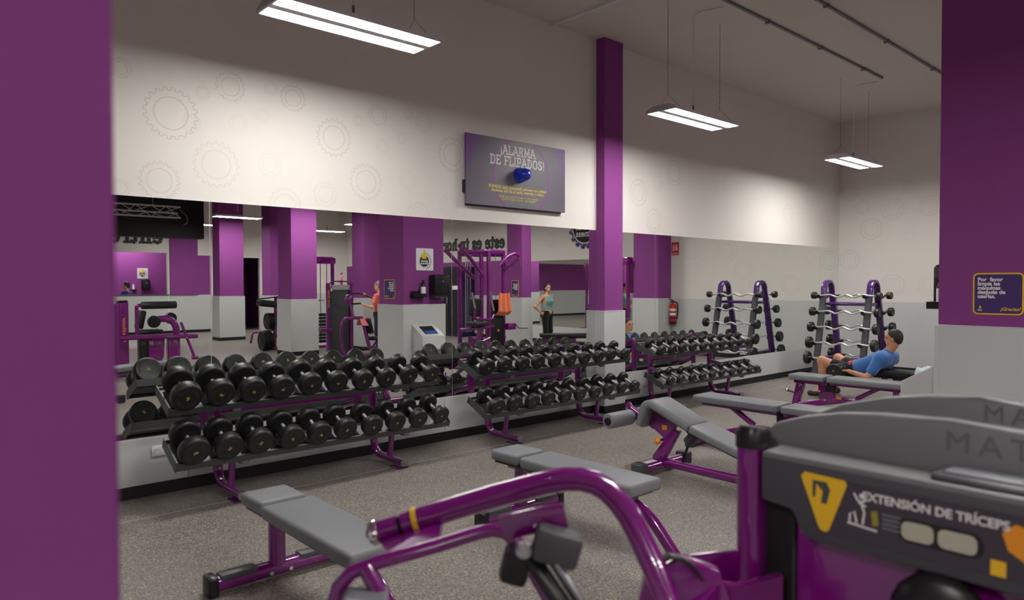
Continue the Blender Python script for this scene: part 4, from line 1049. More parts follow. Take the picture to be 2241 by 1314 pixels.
# top tray
MB().box(T(1.50, 0.11, 1.22), T(1.86, 0.81, 1.238), 0.006, 2).build('top_tray', 'grey_plastic', co)
MB().box(T(1.515, 0.30, 1.236), T(1.60, 0.47, 1.252), 0.008, 2).build('phone_ledge', 'dark_plastic', co)
MB().box(T(1.53, 0.32, 1.25), T(1.585, 0.45, 1.258), 0.006, 2).build('ledge_mat', 'pad_grey', co)
def rim(xa, prof, th, name):
    full = prof + [(0.92 - y, z) for y, z in reversed(prof)]
    poly = [(-(y - 0.46), z) for y, z in full]
    poly += [(-(0.92 - prof[0][0] - 0.46), 1.22), (-(prof[0][0] - 0.46), 1.22)]
    return MB().prism(poly, -th, plane_matrix((xa - 1.5, 0, 0), (0, -1, 0), (0, 0, 1)), 0.006, 2).build(name, 'grey_plastic', co)
rim(1.60, [(0.862, 1.252), (0.83, 1.285), (0.76, 1.31), (0.68, 1.328), (0.59, 1.338), (0.46, 1.343)], 0.035, 'front_rim')
rim(1.80, [(0.86, 1.25), (0.82, 1.285), (0.76, 1.315), (0.66, 1.343), (0.56, 1.36), (0.46, 1.368)], 0.04, 'back_rim')
mat('emboss', (100, 101, 103), 0.5)
put_text('lettering', 'MATRIX', 0.062, 'emboss', co, plane_matrix(T(1.5992, 0.33, 1.300), (0, -1, 0), (0, 0, 1)), bold=0.0, spacing=1.35)
put_text('lettering', 'MATRIX', 0.055, 'emboss', co, plane_matrix(T(1.7992, 0.33, 1.333), (0, -1, 0), (0, 0, 1)), bold=0.0, spacing=1.35)
# pivoting arm: the thick bent tube
arm_pts = [(0.911, 1.344, 1.078), (0.985, 1.278, 1.109), (1.05, 1.222, 1.134), (1.102, 1.173, 1.153), (1.138, 1.136, 1.167), (1.165, 1.104, 1.175), (1.188, 1.078, 1.175), (1.206, 1.052, 1.168), (1.218, 1.028, 1.155), (1.227, 1.005, 1.135), (1.233, 0.98, 1.108), (1.236, 0.957, 1.075), (1.237, 0.914, 1.010), (1.24, 0.869, 0.925), (1.25, 0.82, 0.80), (1.27, 0.78, 0.66)]
a_ = MB().tube([T(*p) for p in arm_pts], 0.0275, 20).build('pivot_arm', 'gloss_purple', tm)
d = (Vector(arm_pts[0]) - Vector(arm_pts[2])).normalized(); p0 = Vector(arm_pts[0])
def along(s): return T(*(p0 + d * s))
MB().cyl(along(-0.012), along(0.0), 0.0295, n=20).build('brass_ring', 'yellow', a_)
MB().cyl(along(0.0), along(0.025), 0.0265, n=20).build('arm_sleeve', 'gloss_purple', a_)
MB().cyl(along(0.025), along(0.035), 0.021, n=20).build('sleeve_gap', 'black', a_)
MB().cyl(along(0.035), along(0.086), 0.025, n=20).build('arm_sleeve', 'gloss_purple', a_)
MB().lathe([(0.026, 0.0), (0.029, 0.004), (0.029, 0.016), (0.025, 0.022), (0.0, 0.022)], 22, Matrix.Translation(along(0.082)) @ rot_to(d)).build('end_cap', 'chrome', a_)
MB().cyl(along(0.10), along(0.112), 0.009, n=6).build('cap_bolt', 'chrome', a_)
for s in (-0.04, 0.03):
    MB().sphere(along(s), 0.008, 6).build('grub_screw', 'chrome', a_)
# plate and handle loop hanging from the arm
q0, q1 = p0 + d * 0.085, p0 + d * -0.07
pl = MB()
o1, o2 = Vector((0.803, 1.279, 1.046)), Vector((0.894, 1.224, 1.058))
A4 = [Vector(q) for q in (q0 + Vector((0, 0, -0.02)), q1 + Vector((0, 0, -0.02)), o2, o1)]
n4 = (A4[1] - A4[0]).cross(A4[3] - A4[0]).normalized() * 0.006
lo = [pl.bm.verts.new(T(*(v - n4))) for v in A4]; hi = [pl.bm.verts.new(T(*(v + n4))) for v in A4]
pl.bm.faces.new(lo[::-1]); pl.bm.faces.new(hi)
for i in range(4): pl.bm.faces.new([lo[i], lo[(i + 1) % 4], hi[(i + 1) % 4], hi[i]])
pl.build('arm_plate', 'gloss_purple', tm)
loop = [(0.689, 1.312, 0.93), (0.692, 1.31, 0.968), (0.699, 1.305, 0.998), (0.725, 1.295, 1.026), (0.772, 1.266, 1.043), (0.875, 1.215, 1.063), (0.955, 1.168, 1.085), (0.982, 1.149, 1.090), (1.0, 1.129, 1.086), (1.012, 1.108, 1.07), (1.018, 1.09, 1.045), (1.03, 1.05, 0.99), (1.05, 0.99, 0.90)]
MB().tube([T(*p) for p in loop], 0.0155, 14).build('handle_loop', 'gloss_purple', tm)
MB().tube([T(*p) for p in [(0.746, 1.276, 1.033), (0.752, 1.243, 0.999), (0.757, 1.212, 0.955), (0.757, 1.19, 0.88), (0.75, 1.18, 0.70)]], 0.0165, 14).build('loop_brace', 'gloss_purple', tm)
MB().obox(T(0.72, 1.235, 0.985), (0.09, 0.10, 0.03), Matrix.Rotation(-0.6, 3, 'Z'), 0.012, 3).build('arm_pad', 'pad_grey', tm)
# black grip block and lever
Mh = Matrix.Rotation(-0.72, 3, 'Z') @ Matrix.Rotation(0.28, 3, 'Y')
hb = MB().obox(T(0.975, 0.950, 1.112), (0.09, 0.062, 0.066), Mh, 0.012, 2).build('grip_block', 'dark_plastic', tm)
MB().obox(T(0.918, 1.005, 1.075), (0.055, 0.055, 0.07), Mh, 0.012, 2).build('grip_block', 'black_plastic', tm)
MB().beam(T(0.93, 0.985, 1.10), T(0.948, 0.86, 0.985), 0.036, 0.02, bev=0.006).build('grip_lever', 'black_plastic', tm)
MB().beam(T(0.957, 0.94, 1.088), T(0.978, 0.83, 0.97), 0.012, 0.02, bev=0.003).build('lever_edge', 'steel', tm)
MB().lathe([(0, 0), (0.017, 0.0), (0.017, 0.012), (0.010, 0.018), (0, 0.018)], 16, Matrix.Translation(T(0.92, 0.985, 1.105)) @ rot_to((-0.5, -0.6, 0.6))).build('lever_pin', 'alu', tm)
MB().beam(T(0.93, 1.06, 1.13), T(1.005, 0.955, 1.165), 0.008, 0.05, bev=0.003).build('grip_plate', 'gloss_purple', tm)
# cam, belt and frame between arm and tower
MB().prism([(0.0, 0.0), (0.10, 0.02), (0.16, 0.09), (0.13, 0.17), (0.05, 0.20), (-0.03, 0.16), (-0.05, 0.07)], 0.03, plane_matrix(T(1.27, 0.93, 0.83), (0.75, -0.66, 0), (0, 0, 1)), 0.005, 2).build('cam', 'gloss_purple', tm)
MB().tube([T(1.242, 0.915, 1.02), T(1.262, 0.893, 1.034), T(1.282, 0.875, 1.030), T(1.30, 0.858, 1.012), T(1.312, 0.846, 0.985)], 1.0, profile=rrect(0.03, 0.007, 0.003, 2)).build('belt', 'black_plastic', tm)
MB().beam(T(1.33, 0.97, 0.95), T(1.535, 0.855, 0.955), 0.02, 0.075, bev=0.004).build('side_frame', 'gloss_purple', tm)
MB().prism([(0, 0), (0.34, -0.02), (0.34, 0.125), (0.22, 0.12), (0.16, 0.135), (0.02, 0.02)], 0.02, plane_matrix(T(1.20, 0.90, 0.84), (0.93, -0.36, 0), (0, 0, 1)), 0.004, 1).build('front_plate', 'gloss_purple', tm)
MB().beam(T(1.26, 0.80, 0.02), T(1.26, 0.80, 0.85), 0.07, 0.07, bev=0.01).build('pivot_post', 'gloss_purple', tm)
MB().beam(T(1.26, 0.80, 0.06), T(1.53, 0.84, 0.06), 0.06, 0.06, bev=0.01).build('base_link', 'gloss_purple', tm)
MB().tube([T(1.05, 0.99, 0.90), T(1.15, 0.9, 0.6), T(1.2, 0.84, 0.35)], 0.0155, 12).build('loop_stay', 'gloss_purple', tm)
MB().tube([T(0.75, 1.18, 0.70), T(0.9, 1.0, 0.45), T(1.2, 0.84, 0.35)], 0.0165, 12).build('loop_stay', 'gloss_purple', tm)
# rounded black counterweight in front of the shield
MB().sphere(T(1.50, 0.44, 0.97), 0.10, 10, (0.35, 0.95, 0.95)).build('counterweight', 'black_plastic', tm)
MB().beam(T(1.46, 0.44, 0.93), T(1.50, 0.10, 0.86), 0.05, 0.05, bev=0.01).build('counterweight_bar', 'black_plastic', tm)
# seat
MB().box(T(0.82, 0.28, 0.42), T(1.18, 0.64, 0.50), 0.03, 3).build('seat', 'pad_grey', tm)
MB().beam(T(1.0, 0.46, 0.0), T(1.0, 0.46, 0.42), 0.08, 0.08, bev=0.01).build('seat_post', 'gloss_purple', tm)
MB().beam(T(0.9, 0.46, 0.04), T(1.55, 0.46, 0.04), 0.07, 0.07, bev=0.01).build('seat_rail', 'gloss_purple', tm)
# ------------------------------------------------------------------ people: one continuous skin grown from a distance field
def capsule(P, a, b, ra, rb):
    a, b = np.array(a, float), np.array(b, float); ab = b - a; L2 = max(ab @ ab, 1e-9)
    t = np.clip(((P - a) @ ab) / L2, 0, 1)
    return np.linalg.norm(P - (a + t[..., None] * ab), axis=-1) - (ra + (rb - ra) * t)
def ellipsoid(P, c, r, Rm):
    q = (P - np.array(c)) @ Rm        # columns of Rm are the local axes
    r = np.array(r, float)
    k0 = np.linalg.norm(q / r, axis=-1); k1 = np.linalg.norm(q / (r * r), axis=-1)
    return k0 * (k0 - 1.0) / np.maximum(k1, 1e-6)
def grow(prims, h=0.01, cuts=None, grow_by=0.0):
    """prims: ('c', a, b, ra, rb, k) or ('e', c, r, R, k); cuts: list of (point, normal) keeping the side against the normal"""
    lo, hi = [], []
    for p in prims:
        if p[0] == 'c':
            m = max(p[3], p[4]) + grow_by; A = np.minimum(p[1], p[2]) - m; B = np.maximum(p[1], p[2]) + m
        else:
            m = max(p[2]) + grow_by; A = np.array(p[1]) - m; B = np.array(p[1]) + m
        lo.append(A); hi.append(B)
    pad_ = 0.05
    o = np.min(lo, axis=0) - pad_; e = np.max(hi, axis=0) + pad_
    n = np.ceil((e - o) / h).astype(int) + 1
    V = np.full(n, 0.3)
    for p, A, B in zip(prims, lo, hi):
        k = p[-1]
        i0 = np.maximum(((A - pad_ - o) / h).astype(int), 0); i1 = np.minimum(((B + pad_ - o) / h).astype(int) + 2, n)
        sl_ = tuple(slice(a, b) for a, b in zip(i0, i1))
        g = np.stack(np.meshgrid(*[o[j] + h * np.arange(i0[j], i1[j]) for j in range(3)], indexing='ij'), -1)
        d = (capsule(g, p[1], p[2], p[3], p[4]) if p[0] == 'c' else ellipsoid(g, p[1], p[2], p[3])) - grow_by
        v = V[sl_]; hh = np.clip(0.5 + 0.5 * (v - d) / k, 0, 1)
        V[sl_] = v * (1 - hh) + d * hh - k * hh * (1 - hh)
    if cuts:
        g = np.stack(np.meshgrid(*[o[j] + h * np.arange(n[j]) for j in range(3)], indexing='ij'), -1)
        for (pt, nr) in cuts:
            nr = np.array(nr, float); nr /= np.linalg.norm(nr)
            V = np.maximum(V, (g - np.array(pt)) @ nr)
    # surface nets
    ins = V < 0
    c = [V[a:n[0] - 1 + a, b:n[1] - 1 + b, d_:n[2] - 1 + d_] for a in (0, 1) for b in (0, 1) for d_ in (0, 1)]
    cs = sum((x < 0).astype(int) for x in c)
    act = (cs > 0) & (cs < 8)
    idx = np.full(act.shape, -1); ids = np.argwhere(act); idx[act] = np.arange(len(ids))
    corner = np.array([(a, b, d_) for a in (0, 1) for b in (0, 1) for d_ in (0, 1)], float)
    vals = np.stack([x[act] for x in c], -1)
    acc = np.zeros((len(ids), 3)); cnt = np.zeros(len(ids))
    for i in range(8):
        for j in range(i + 1, 8):
            if np.abs(corner[i] - corner[j]).sum() == 1:
                m = (vals[:, i] < 0) != (vals[:, j] < 0)
                t = vals[m, i] / (vals[m, i] - vals[m, j])
                acc[m] += corner[i] + (corner[j] - corner[i]) * t[:, None]; cnt[m] += 1
    verts = o + h * (ids + acc / cnt[:, None])
    faces = []
    for ax in range(3):
        u, w = (ax + 1) % 3, (ax + 2) % 3
        s0 = [slice(1, -1)] * 3; s0[ax] = slice(0, -1); s1 = list(s0); s1[ax] = slice(1, None)
        a_, b_ = ins[tuple(s0)], ins[tuple(s1)]
        for flip in (False, True):
            cr = np.argwhere((a_ & ~b_) if not flip else (~a_ & b_))
            if len(cr) == 0: continue
            cr = cr.copy(); cr[:, u] += 1; cr[:, w] += 1
            eu = np.zeros(3, int); eu[u] = 1; ew = np.zeros(3, int); ew[w] = 1
            q = [cr - eu - ew, cr - ew, cr, cr - eu]
            Q = np.stack([idx[tuple(x.T)] for x in q], -1)
            if flip: Q = Q[:, ::-1]
            faces.append(Q)
    F = np.concatenate(faces)
    F = F[(F >= 0).all(1)]
    me = bpy.data.meshes.new('body')
    me.from_pydata(verts.tolist(), [], F.tolist()); me.update()
    me.polygons.foreach_set('use_smooth', [True] * len(me.polygons))
    return me
def frame(f, u):
    f = np.array(f, float); f /= np.linalg.norm(f); u = np.array(u, float); u -= f * (u @ f); u /= np.linalg.norm(u)
    r = np.cross(f, u)
    return np.stack([r, f, u], -1)          # local x right, y forward, z up
def head_prims(c, R, s=1.0, k=0.02):
    c = np.array(c, float); L = lambda x, y, z: c + R @ (np.array((x, y, z)) * s)
    E = lambda p, r, kk=k: ('e', L(*p), np.array(r) * s, R, kk)
    return [E((0, -0.012, 0.035), (0.074, 0.094, 0.088)), E((0, 0.028, -0.045), (0.056, 0.062, 0.068)), E((0, 0.062, -0.085), (0.026, 0.022, 0.02)),
            ('c', L(0, 0.082, 0.018), L(0, 0.106, -0.018), 0.008 * s, 0.013 * s, 0.012),
            E((0, 0.082, -0.052), (0.026, 0.012, 0.012), 0.012), E((-0.032, 0.076, 0.028), (0.022, 0.012, 0.009), 0.012), E((0.032, 0.076, 0.028), (0.022, 0.012, 0.009), 0.012),
            E((-0.076, -0.012, -0.01), (0.009, 0.020, 0.032), 0.006), E((0.076, -0.012, -0.01), (0.009, 0.020, 0.032), 0.006)]
def hand_prims(w, palm_dir, finger_dir, thumb_dir, curl=0.6, s=1.0):
    """palm and five bent fingers of different lengths; palm_dir is the inner side of the hand"""
    w = np.array(w, float); f = np.array(finger_dir, float); f /= np.linalg.norm(f)
    p = np.array(palm_dir, float); p -= f * (p @ f); p /= np.linalg.norm(p); t = np.array(thumb_dir, float); t -= f * (t @ f) + p * (t @ p); t /= np.linalg.norm(t)
    out = [('e', w + f * 0.045 * s, np.array((0.040, 0.052, 0.017)) * s, np.stack([t, f, p], -1), 0.015)]
    for i, (o, L) in enumerate(((0.028, 0.078), (0.0095, 0.088), (-0.0095, 0.082), (-0.028, 0.064))):
        a = w + f * 0.082 * s + t * o * s
        b = a + (f * math.cos(curl * 0.8) + p * math.sin(curl * 0.8)) * L * 0.5 * s
        d = b + (f * math.cos(curl * 2.0) + p * math.sin(curl * 2.0)) * L * 0.5 * s
        out += [('c', a, b, 0.0092 * s, 0.0085 * s, 0.004), ('c', b, d, 0.0085 * s, 0.0072 * s, 0.004)]
    a = w + f * 0.025 * s + t * 0.034 * s; b = a + (t * 0.7 + f * 0.6 + p * 0.25) * 0.042 * s; d = b + (f * 0.85 + p * 0.5) * 0.034 * s
    out += [('c', a, b, 0.012 * s, 0.0105 * s, 0.006), ('c', b, d, 0.0105 * s, 0.009 * s, 0.004)]
    return out
def face_bits(parent, c, R, s, eye_m, brow_m, lip_m):
    c = np.array(c, float); L = lambda x, y, z: Vector(c + R @ (np.array((x, y, z)) * s))
    M3 = Matrix([list(r) for r in R])
    for sx in (-1, 1):
        MB().sphere(L(sx * 0.032, 0.0735, 0.012), 0.0125 * s, 8, (1.15, 0.55, 0.6), M3).build('eye', eye_m, parent)
        MB().sphere(L(sx * 0.033, 0.083, 0.034), 0.017 * s, 8, (1.2, 0.4, 0.25), M3).build('eyebrow', brow_m, parent)
    MB().sphere(L(0, 0.0885, -0.052), 0.02 * s, 8, (1.15, 0.35, 0.3), M3).build('lips', lip_m, parent)
mat('skin', (206, 156, 126), 0.5, spec=0.35); mat('skin_man', (202, 146, 112), 0.5, spec=0.35)
mat('hair_dark', (44, 31, 24), 0.6); mat('hair_grey', (120, 112, 104), 0.6); mat('eye_dark', (34, 26, 24), 0.3); mat('lip', (168, 100, 92), 0.5)
fabric('blue_shirt', (66, 116, 182)); fabric('black_cloth', (20, 20, 22)); fabric('red_cloth', (206, 46, 44)); fabric('green_top', (108, 158, 150)); fabric('pink_top', (244, 118, 108))
fabric('navy_print', (46, 42, 66), 0.5, 30); fabric('jacket_blue', (50, 42, 132)); fabric('orange_towel', (236, 126, 84), 0.1); fabric('pale_towel', (196, 214, 222), 0.06); fabric('pink_towel', (236, 128, 142), 0.2)
mat('shoe', (48, 48, 52), 0.6); mat('shoe_sole', (200, 200, 200), 0.6)
def skin_obj(name, me, m, parent):
    return link(name, me, m, parent)

# ---- the man doing hip thrusts
man = thing('person', 'man in a blue T-shirt leaning back on a bench with a dumbbell at his hip', 'person')
X0 = 10.2
n_, f_ = -1, 1                                   # near side, far side
chest, belly, pelv = (X0, 3.80, 0.545), (X0, 4.00, 0.435), (X0, 4.13, 0.385)
hc = np.array((X0, 3.615, 0.862)); HR = frame((-0.06, 0.985, -0.02), (0, -0.05, 1))
sh = {s: np.array((X0 + s * 0.185, 3.70, 0.60)) for s in (-1, 1)}
el = {-1: np.array((9.90, 3.835, 0.345)), 1: np.array((10.48, 3.86, 0.36))}
wr = {-1: np.array((9.905, 4.075, 0.41)), 1: np.array((10.36, 4.09, 0.44))}
hp = {s: np.array((X0 + s * 0.095, 4.12, 0.375)) for s in (-1, 1)}
kn = {-1: np.array((10.02, 4.50, 0.515)), 1: np.array((10.40, 4.43, 0.53))}
an = {-1: np.array((10.02, 4.51, 0.09)), 1: np.array((10.40, 4.47, 0.09))}
torso = [('c', (X0 - 0.10, 3.735, 0.575), (X0 - 0.075, 4.02, 0.435), 0.115, 0.10, 0.05), ('c', (X0 + 0.10, 3.735, 0.575), (X0 + 0.075, 4.02, 0.435), 0.115, 0.10, 0.05),
         ('c', belly, pelv, 0.125, 0.12, 0.05), ('c', sh[-1], sh[1], 0.078, 0.078, 0.05)]
arms = []
for s in (-1, 1):
    arms += [('c', sh[s], el[s], 0.058, 0.043, 0.03), ('c', el[s], wr[s], 0.043, 0.028, 0.02)]
arms += hand_prims(wr[-1], (0.25, 0.1, 0.9), (-0.15, 1.0, 0.0), (1, 0.0, 0.0), 1.1)
arms += hand_prims(wr[1], (-0.7, 0.2, -0.5), (-0.5, 0.9, -0.05), (-0.4, 0, 0.9), 0.8)
legs = []
for s in (-1, 1):
    legs += [('c', hp[s], kn[s], 0.092, 0.062, 0.04), ('c', kn[s], (kn[s] * 0.62 + an[s] * 0.38) + np.array((0, -0.02, 0)), 0.058, 0.055, 0.03), ('c', (kn[s] * 0.62 + an[s] * 0.38) + np.array((0, -0.02, 0)), an[s], 0.055, 0.036, 0.03)]
neck = [('c', (X0, 3.70, 0.64), tuple(hc + HR @ np.array((0, -0.015, -0.07))), 0.062, 0.054, 0.03)]
feet = [('c', an[s], an[s] + np.array((s * 0.02, 0.14, -0.055)), 0.038, 0.03, 0.03) for s in (-1, 1)]
skin_obj('body', grow(torso + neck + head_prims(hc, HR, 1.0) + arms + legs + feet, 0.0085), 'skin_man', man)
def sleeve(s): return ('c', sh[s], sh[s] * 0.36 + el[s] * 0.64, 0.066, 0.060, 0.03)
skin_obj('t_shirt', grow(torso + [sleeve(-1), sleeve(1), ('c', (X0, 3.70, 0.635), (X0, 3.68, 0.665), 0.072, 0.066, 0.03)], 0.0095, [((X0, 4.10, 0.44), (0, 0.9, -0.35))], 0.010), 'blue_shirt', man)
hips = [('c', (X0 - 0.05, 4.10, 0.385), (X0 + 0.05, 4.10, 0.385), 0.128, 0.128, 0.05)] + [('c', hp[s], hp[s] * 0.45 + kn[s] * 0.55, 0.104, 0.088, 0.04) for s in (-1, 1)]
skin_obj('shorts', grow(hips, 0.0095, [((X0, 4.06, 0.42), (0, -0.9, 0.35))], 0.006), 'black_cloth', man)
skin_obj('waist_cloth', grow([('c', (X0 - 0.13, 4.13, 0.475), (X0 + 0.08, 4.14, 0.50), 0.03, 0.035, 0.03), ('c', (X0 - 0.05, 4.17, 0.48), (X0 + 0.06, 4.2, 0.49), 0.03, 0.03, 0.03)], 0.009), 'red_cloth', man)
for s in (-1, 1):
    skin_obj('shoe', grow([('c', an[s] + np.array((0, -0.03, -0.035)), an[s] + np.array((s * 0.02, 0.15, -0.052)), 0.046, 0.036, 0.02)], 0.009, [((0, 0, 0.002), (0, 0, -1))]), 'shoe', man)
Lh = lambda x, y, z: hc + HR @ np.array((x, y, z))
skin_obj('hair', grow([('e', Lh(0, -0.022, 0.046), np.array((0.082, 0.098, 0.090)), HR, 0.01), ('e', Lh(0, -0.055, -0.005), np.array((0.070, 0.062, 0.075)), HR, 0.03)], 0.008,
                  [(Lh(0, 0.052, 0.075), HR @ np.array((0, 0.75, -0.65))), (Lh(0, 0.0, -0.055), HR @ np.array((0, 0.35, -0.9)))]), 'hair_dark', man)
face_bits(man, hc, HR, 1.0, 'eye_dark', 'hair_dark', 'lip')
dumbbell(0.098, (9.815, 4.20, 0.415), (-1, -0.10, 0.05), (0, 1, 0), 'large black dumbbell held at the hip by the man in the blue T-shirt', 'dumbbell in use', True, 0.5)

# towel and bottle on his bench
def towel_mesh(w, l, th, fx, seed=1, nx=16, ny=20):
    """a folded cloth: fx(u, v) -> position of the middle surface; thickness along the local normal"""
    P = [[Vector(fx(i / nx, j / ny)) for j in range(ny + 1)] for i in range(nx + 1)]
    mb = MB(); bm = mb.bm; lay_ = []
    for s in (-1, 1):
        L_ = []
        for i in range(nx + 1):
            row = []
            for j in range(ny + 1):
                a = P[min(i + 1, nx)][j] - P[max(i - 1, 0)][j]; b = P[i][min(j + 1, ny)] - P[i][max(j - 1, 0)]
                nn = a.cross(b); nn.normalize()
                row.append(bm.verts.new(P[i][j] + nn * (s * th / 2)))
            L_.append(row)
        lay_.append(L_)
    for i in range(nx):
        for j in range(ny):
            bm.faces.new([lay_[1][i][j], lay_[1][i + 1][j], lay_[1][i + 1][j + 1], lay_[1][i][j + 1]])
            bm.faces.new([lay_[0][i][j], lay_[0][i][j + 1], lay_[0][i + 1][j + 1], lay_[0][i + 1][j]])
    for i in range(nx):
        for j in (0, ny):
            bm.faces.new([lay_[0][i][j], lay_[0][i + 1][j], lay_[1][i + 1][j], lay_[1][i][j]])
    for j in range(ny):
        for i in (0, nx):
            bm.faces.new([lay_[0][i][j], lay_[0][i][j + 1], lay_[1][i][j + 1], lay_[1][i][j]])
    bmesh.ops.recalc_face_normals(bm, faces=bm.faces)
    return mb
def tf(u, v):
    x = -0.19 + 0.38 * u; y = -0.20 + 0.40 * v
    z = 0.012 + 0.025 * math.sin(5 * u + 3 * v) ** 2 + 0.022 * math.sin(9 * v - 4 * u) ** 2 + 0.03 * math.exp(-((u - 0.4) ** 2 + (v - 0.6) ** 2) * 14)
    if abs(x) > 0.15: z -= (abs(x) - 0.15) * 1.8
    return (x, y, z)
tag(towel_mesh(0, 0, 0.008, tf).build('towel', 'pale_towel', None, 80, (10.17, 3.08, 0.455)), 'pale blue towel crumpled on the black bench behind the man', 'towel')
mat('blue_bottle', (24, 66, 200), 0.25)
wb = thing('water_bottle', 'blue drinking bottle with a white cap beside the pale towel', 'bottle', (10.22, 2.84, 0.45))
MB().lathe([(0, 0), (0.036, 0), (0.038, 0.01), (0.038, 0.15), (0.03, 0.175), (0.02, 0.18), (0, 0.18)], 18).build('body', 'blue_bottle', wb)
MB().lathe([(0.0, 0.178), (0.023, 0.178), (0.023, 0.205), (0.012, 0.215), (0, 0.215)], 14).build('cap', 'white_plastic', wb)

# ---- standing figures, built facing +y at the origin
def standing(label, loc, rz, top, bottom, hair, ponytail, pose, h=1.60, shoes='shoe', top_cut=None, vox=0.012, sleeves=0.0, skirt=0.2, pants_m='black_cloth'):
    s = h / 1.68
    t = thing('person', label, 'person', loc, rz)
    V = lambda x, y, z: np.array((x, y, z)) * s
    HC = V(0, 0.02, 1.565) + np.array(pose.get('head', (0, 0, 0))); R = frame(pose.get('look', (0, 1, 0)), (0, 0, 1))
    SH = {k: V(k * 0.165, 0, 1.345) for k in (-1, 1)}
    EL = {k: V(*pose['elbow'][k]) for k in (-1, 1)}; WR = {k: V(*pose['wrist'][k]) for k in (-1, 1)}
    HP = {k: V(k * 0.085, 0, 0.88) for k in (-1, 1)}
    KN = {k: V(*pose.get('knee', {-1: (-0.10, 0.03, 0.48), 1: (0.10, 0.03, 0.48)})[k]) for k in (-1, 1)}
    AN = {k: V(*pose.get('ankle', {-1: (-0.11, 0.0, 0.085), 1: (0.11, 0.0, 0.085)})[k]) for k in (-1, 1)}
    torso = [('c', V(-0.075, 0, 1.28), V(-0.06, 0, 1.08), 0.098 * s, 0.085 * s, 0.05), ('c', V(0.075, 0, 1.28), V(0.06, 0, 1.08), 0.098 * s, 0.085 * s, 0.05),
             ('c', V(-0.065, 0.0, 0.93), V(0.065, 0.0, 0.93), 0.112 * s, 0.112 * s, 0.06), ('c', V(0, 0, 1.12), V(0, 0, 0.95), 0.10 * s, 0.11 * s, 0.05), ('c', SH[-1], SH[1], 0.055 * s, 0.055 * s, 0.04)]
    if ponytail is not None: torso += [('e', V(k * 0.07, 0.075, 1.225), np.array((0.066, 0.06, 0.066)) * s, np.eye(3), 0.04) for k in (-1, 1)]
    arms = []
    for k in (-1, 1):
        arms += [('c', SH[k], EL[k], 0.045 * s, 0.034 * s, 0.03), ('c', EL[k], WR[k], 0.034 * s, 0.023 * s, 0.02)]
        hd = pose['hand'][k]; arms += hand_prims(WR[k], hd[0], hd[1], hd[2], hd[3], 0.95 * s)
    legs = []
    for k in (-1, 1):
        m = KN[k] * 0.66 + AN[k] * 0.34 + V(0, -0.02, 0)
        legs += [('c', HP[k], KN[k], 0.088 * s, 0.056 * s, 0.05), ('c', KN[k], m, 0.054 * s, 0.052 * s, 0.03), ('c', m, AN[k], 0.052 * s, 0.034 * s, 0.03), ('c', AN[k], AN[k] + V(k * 0.02, 0.13, -0.05), 0.034 * s, 0.028 * s, 0.03)]
    neck = [('c', V(0, -0.01, 1.36), HC + R @ np.array((0, -0.015, -0.07)) * s, 0.05 * s, 0.044 * s, 0.025)]
    skin_obj('body', grow(torso + neck + head_prims(HC, R, 0.93 * s) + arms + legs, vox * 0.75), 'skin', t)
    topp = list(torso)
    if sleeves: topp += [('c', SH[k], SH[k] * (1 - sleeves) + EL[k] * sleeves, 0.053 * s, 0.046 * s, 0.03) for k in (-1, 1)]
    skin_obj('top', grow(topp, vox * 0.8, top_cut(V), 0.009), top, t)
    hipsl = [('c', V(-0.065, 0.0, 0.93), V(0.065, 0.0, 0.93), 0.114 * s, 0.114 * s, 0.06)]
    for k in (-1, 1):
        m = KN[k] * 0.66 + AN[k] * 0.34 + V(0, -0.02, 0)
        hipsl += [('c', HP[k], KN[k], 0.09 * s, 0.058 * s, 0.05), ('c', KN[k], m, 0.056 * s, 0.054 * s, 0.03), ('c', m, AN[k], 0.054 * s, 0.038 * s, 0.03)]
    skin_obj('leggings', grow(hipsl, vox * 0.8, [(V(0, 0, 1.0), (0, 0, 1))], 0.006), bottom, t)
    for k in (-1, 1):
        skin_obj('shoe', grow([('c', AN[k] + V(0, -0.025, -0.035), AN[k] + V(k * 0.02, 0.14, -0.05), 0.043 * s, 0.034 * s, 0.02)], 0.011, [((0, 0, 0.003), (0, 0, -1))] if AN[k][2] < 0.12 else None), shoes, t)
    Lh = lambda x, y, z: HC + R @ (np.array((x, y, z)) * 0.93 * s)
    hp_ = [('e', Lh(0, -0.022, 0.046), np.array((0.083, 0.100, 0.092)) * 0.93 * s, R, 0.01), ('e', Lh(0, -0.06, -0.01), np.array((0.074, 0.06, 0.085)) * 0.93 * s, R, 0.03)]
    if ponytail: hp_ += [('c', Lh(0, -0.10, 0.02), Lh(*ponytail), 0.045 * s, 0.03 * s, 0.02)]
    skin_obj('hair', grow(hp_, vox * 0.75, [(Lh(0, 0.055, 0.07), R @ np.array((0, 0.8, -0.6)))]), hair, t)
    face_bits(t, HC, R, 0.93 * s, 'eye_dark', hair, 'lip')
    return t
standing('woman in a green crop top and black leggings, hands on hips, seen in the mirror', (12.28, -0.55, 0), RAD(-8), 'green_top', 'black_cloth', 'hair_dark', (0.05, -0.12, -0.16),
         dict(elbow={-1: (-0.38, -0.10, 1.10), 1: (0.36, -0.14, 1.10)}, wrist={-1: (-0.21, -0.03, 0.94), 1: (0.19, -0.06, 0.95)},
              hand={-1: ((0.8, -0.2, 0.1), (0.5, 0.6, -0.55), (0.1, 0.5, 0.7), 0.4), 1: ((-0.8, -0.2, 0.1), (-0.5, 0.5, -0.55), (-0.1, 0.5, 0.7), 0.4)}, look=(-0.25, 0.95, 0.0)),
         1.62, top_cut=lambda V: [(V(0, 0, 1.03), (0, 0, -1)), (V(0, 0, 1.37), (0, 0, 1)), (V(0.135, 0, 1.3), (1, 0, 0.05)), (V(-0.135, 0, 1.3), (-1, 0, 0.05))])
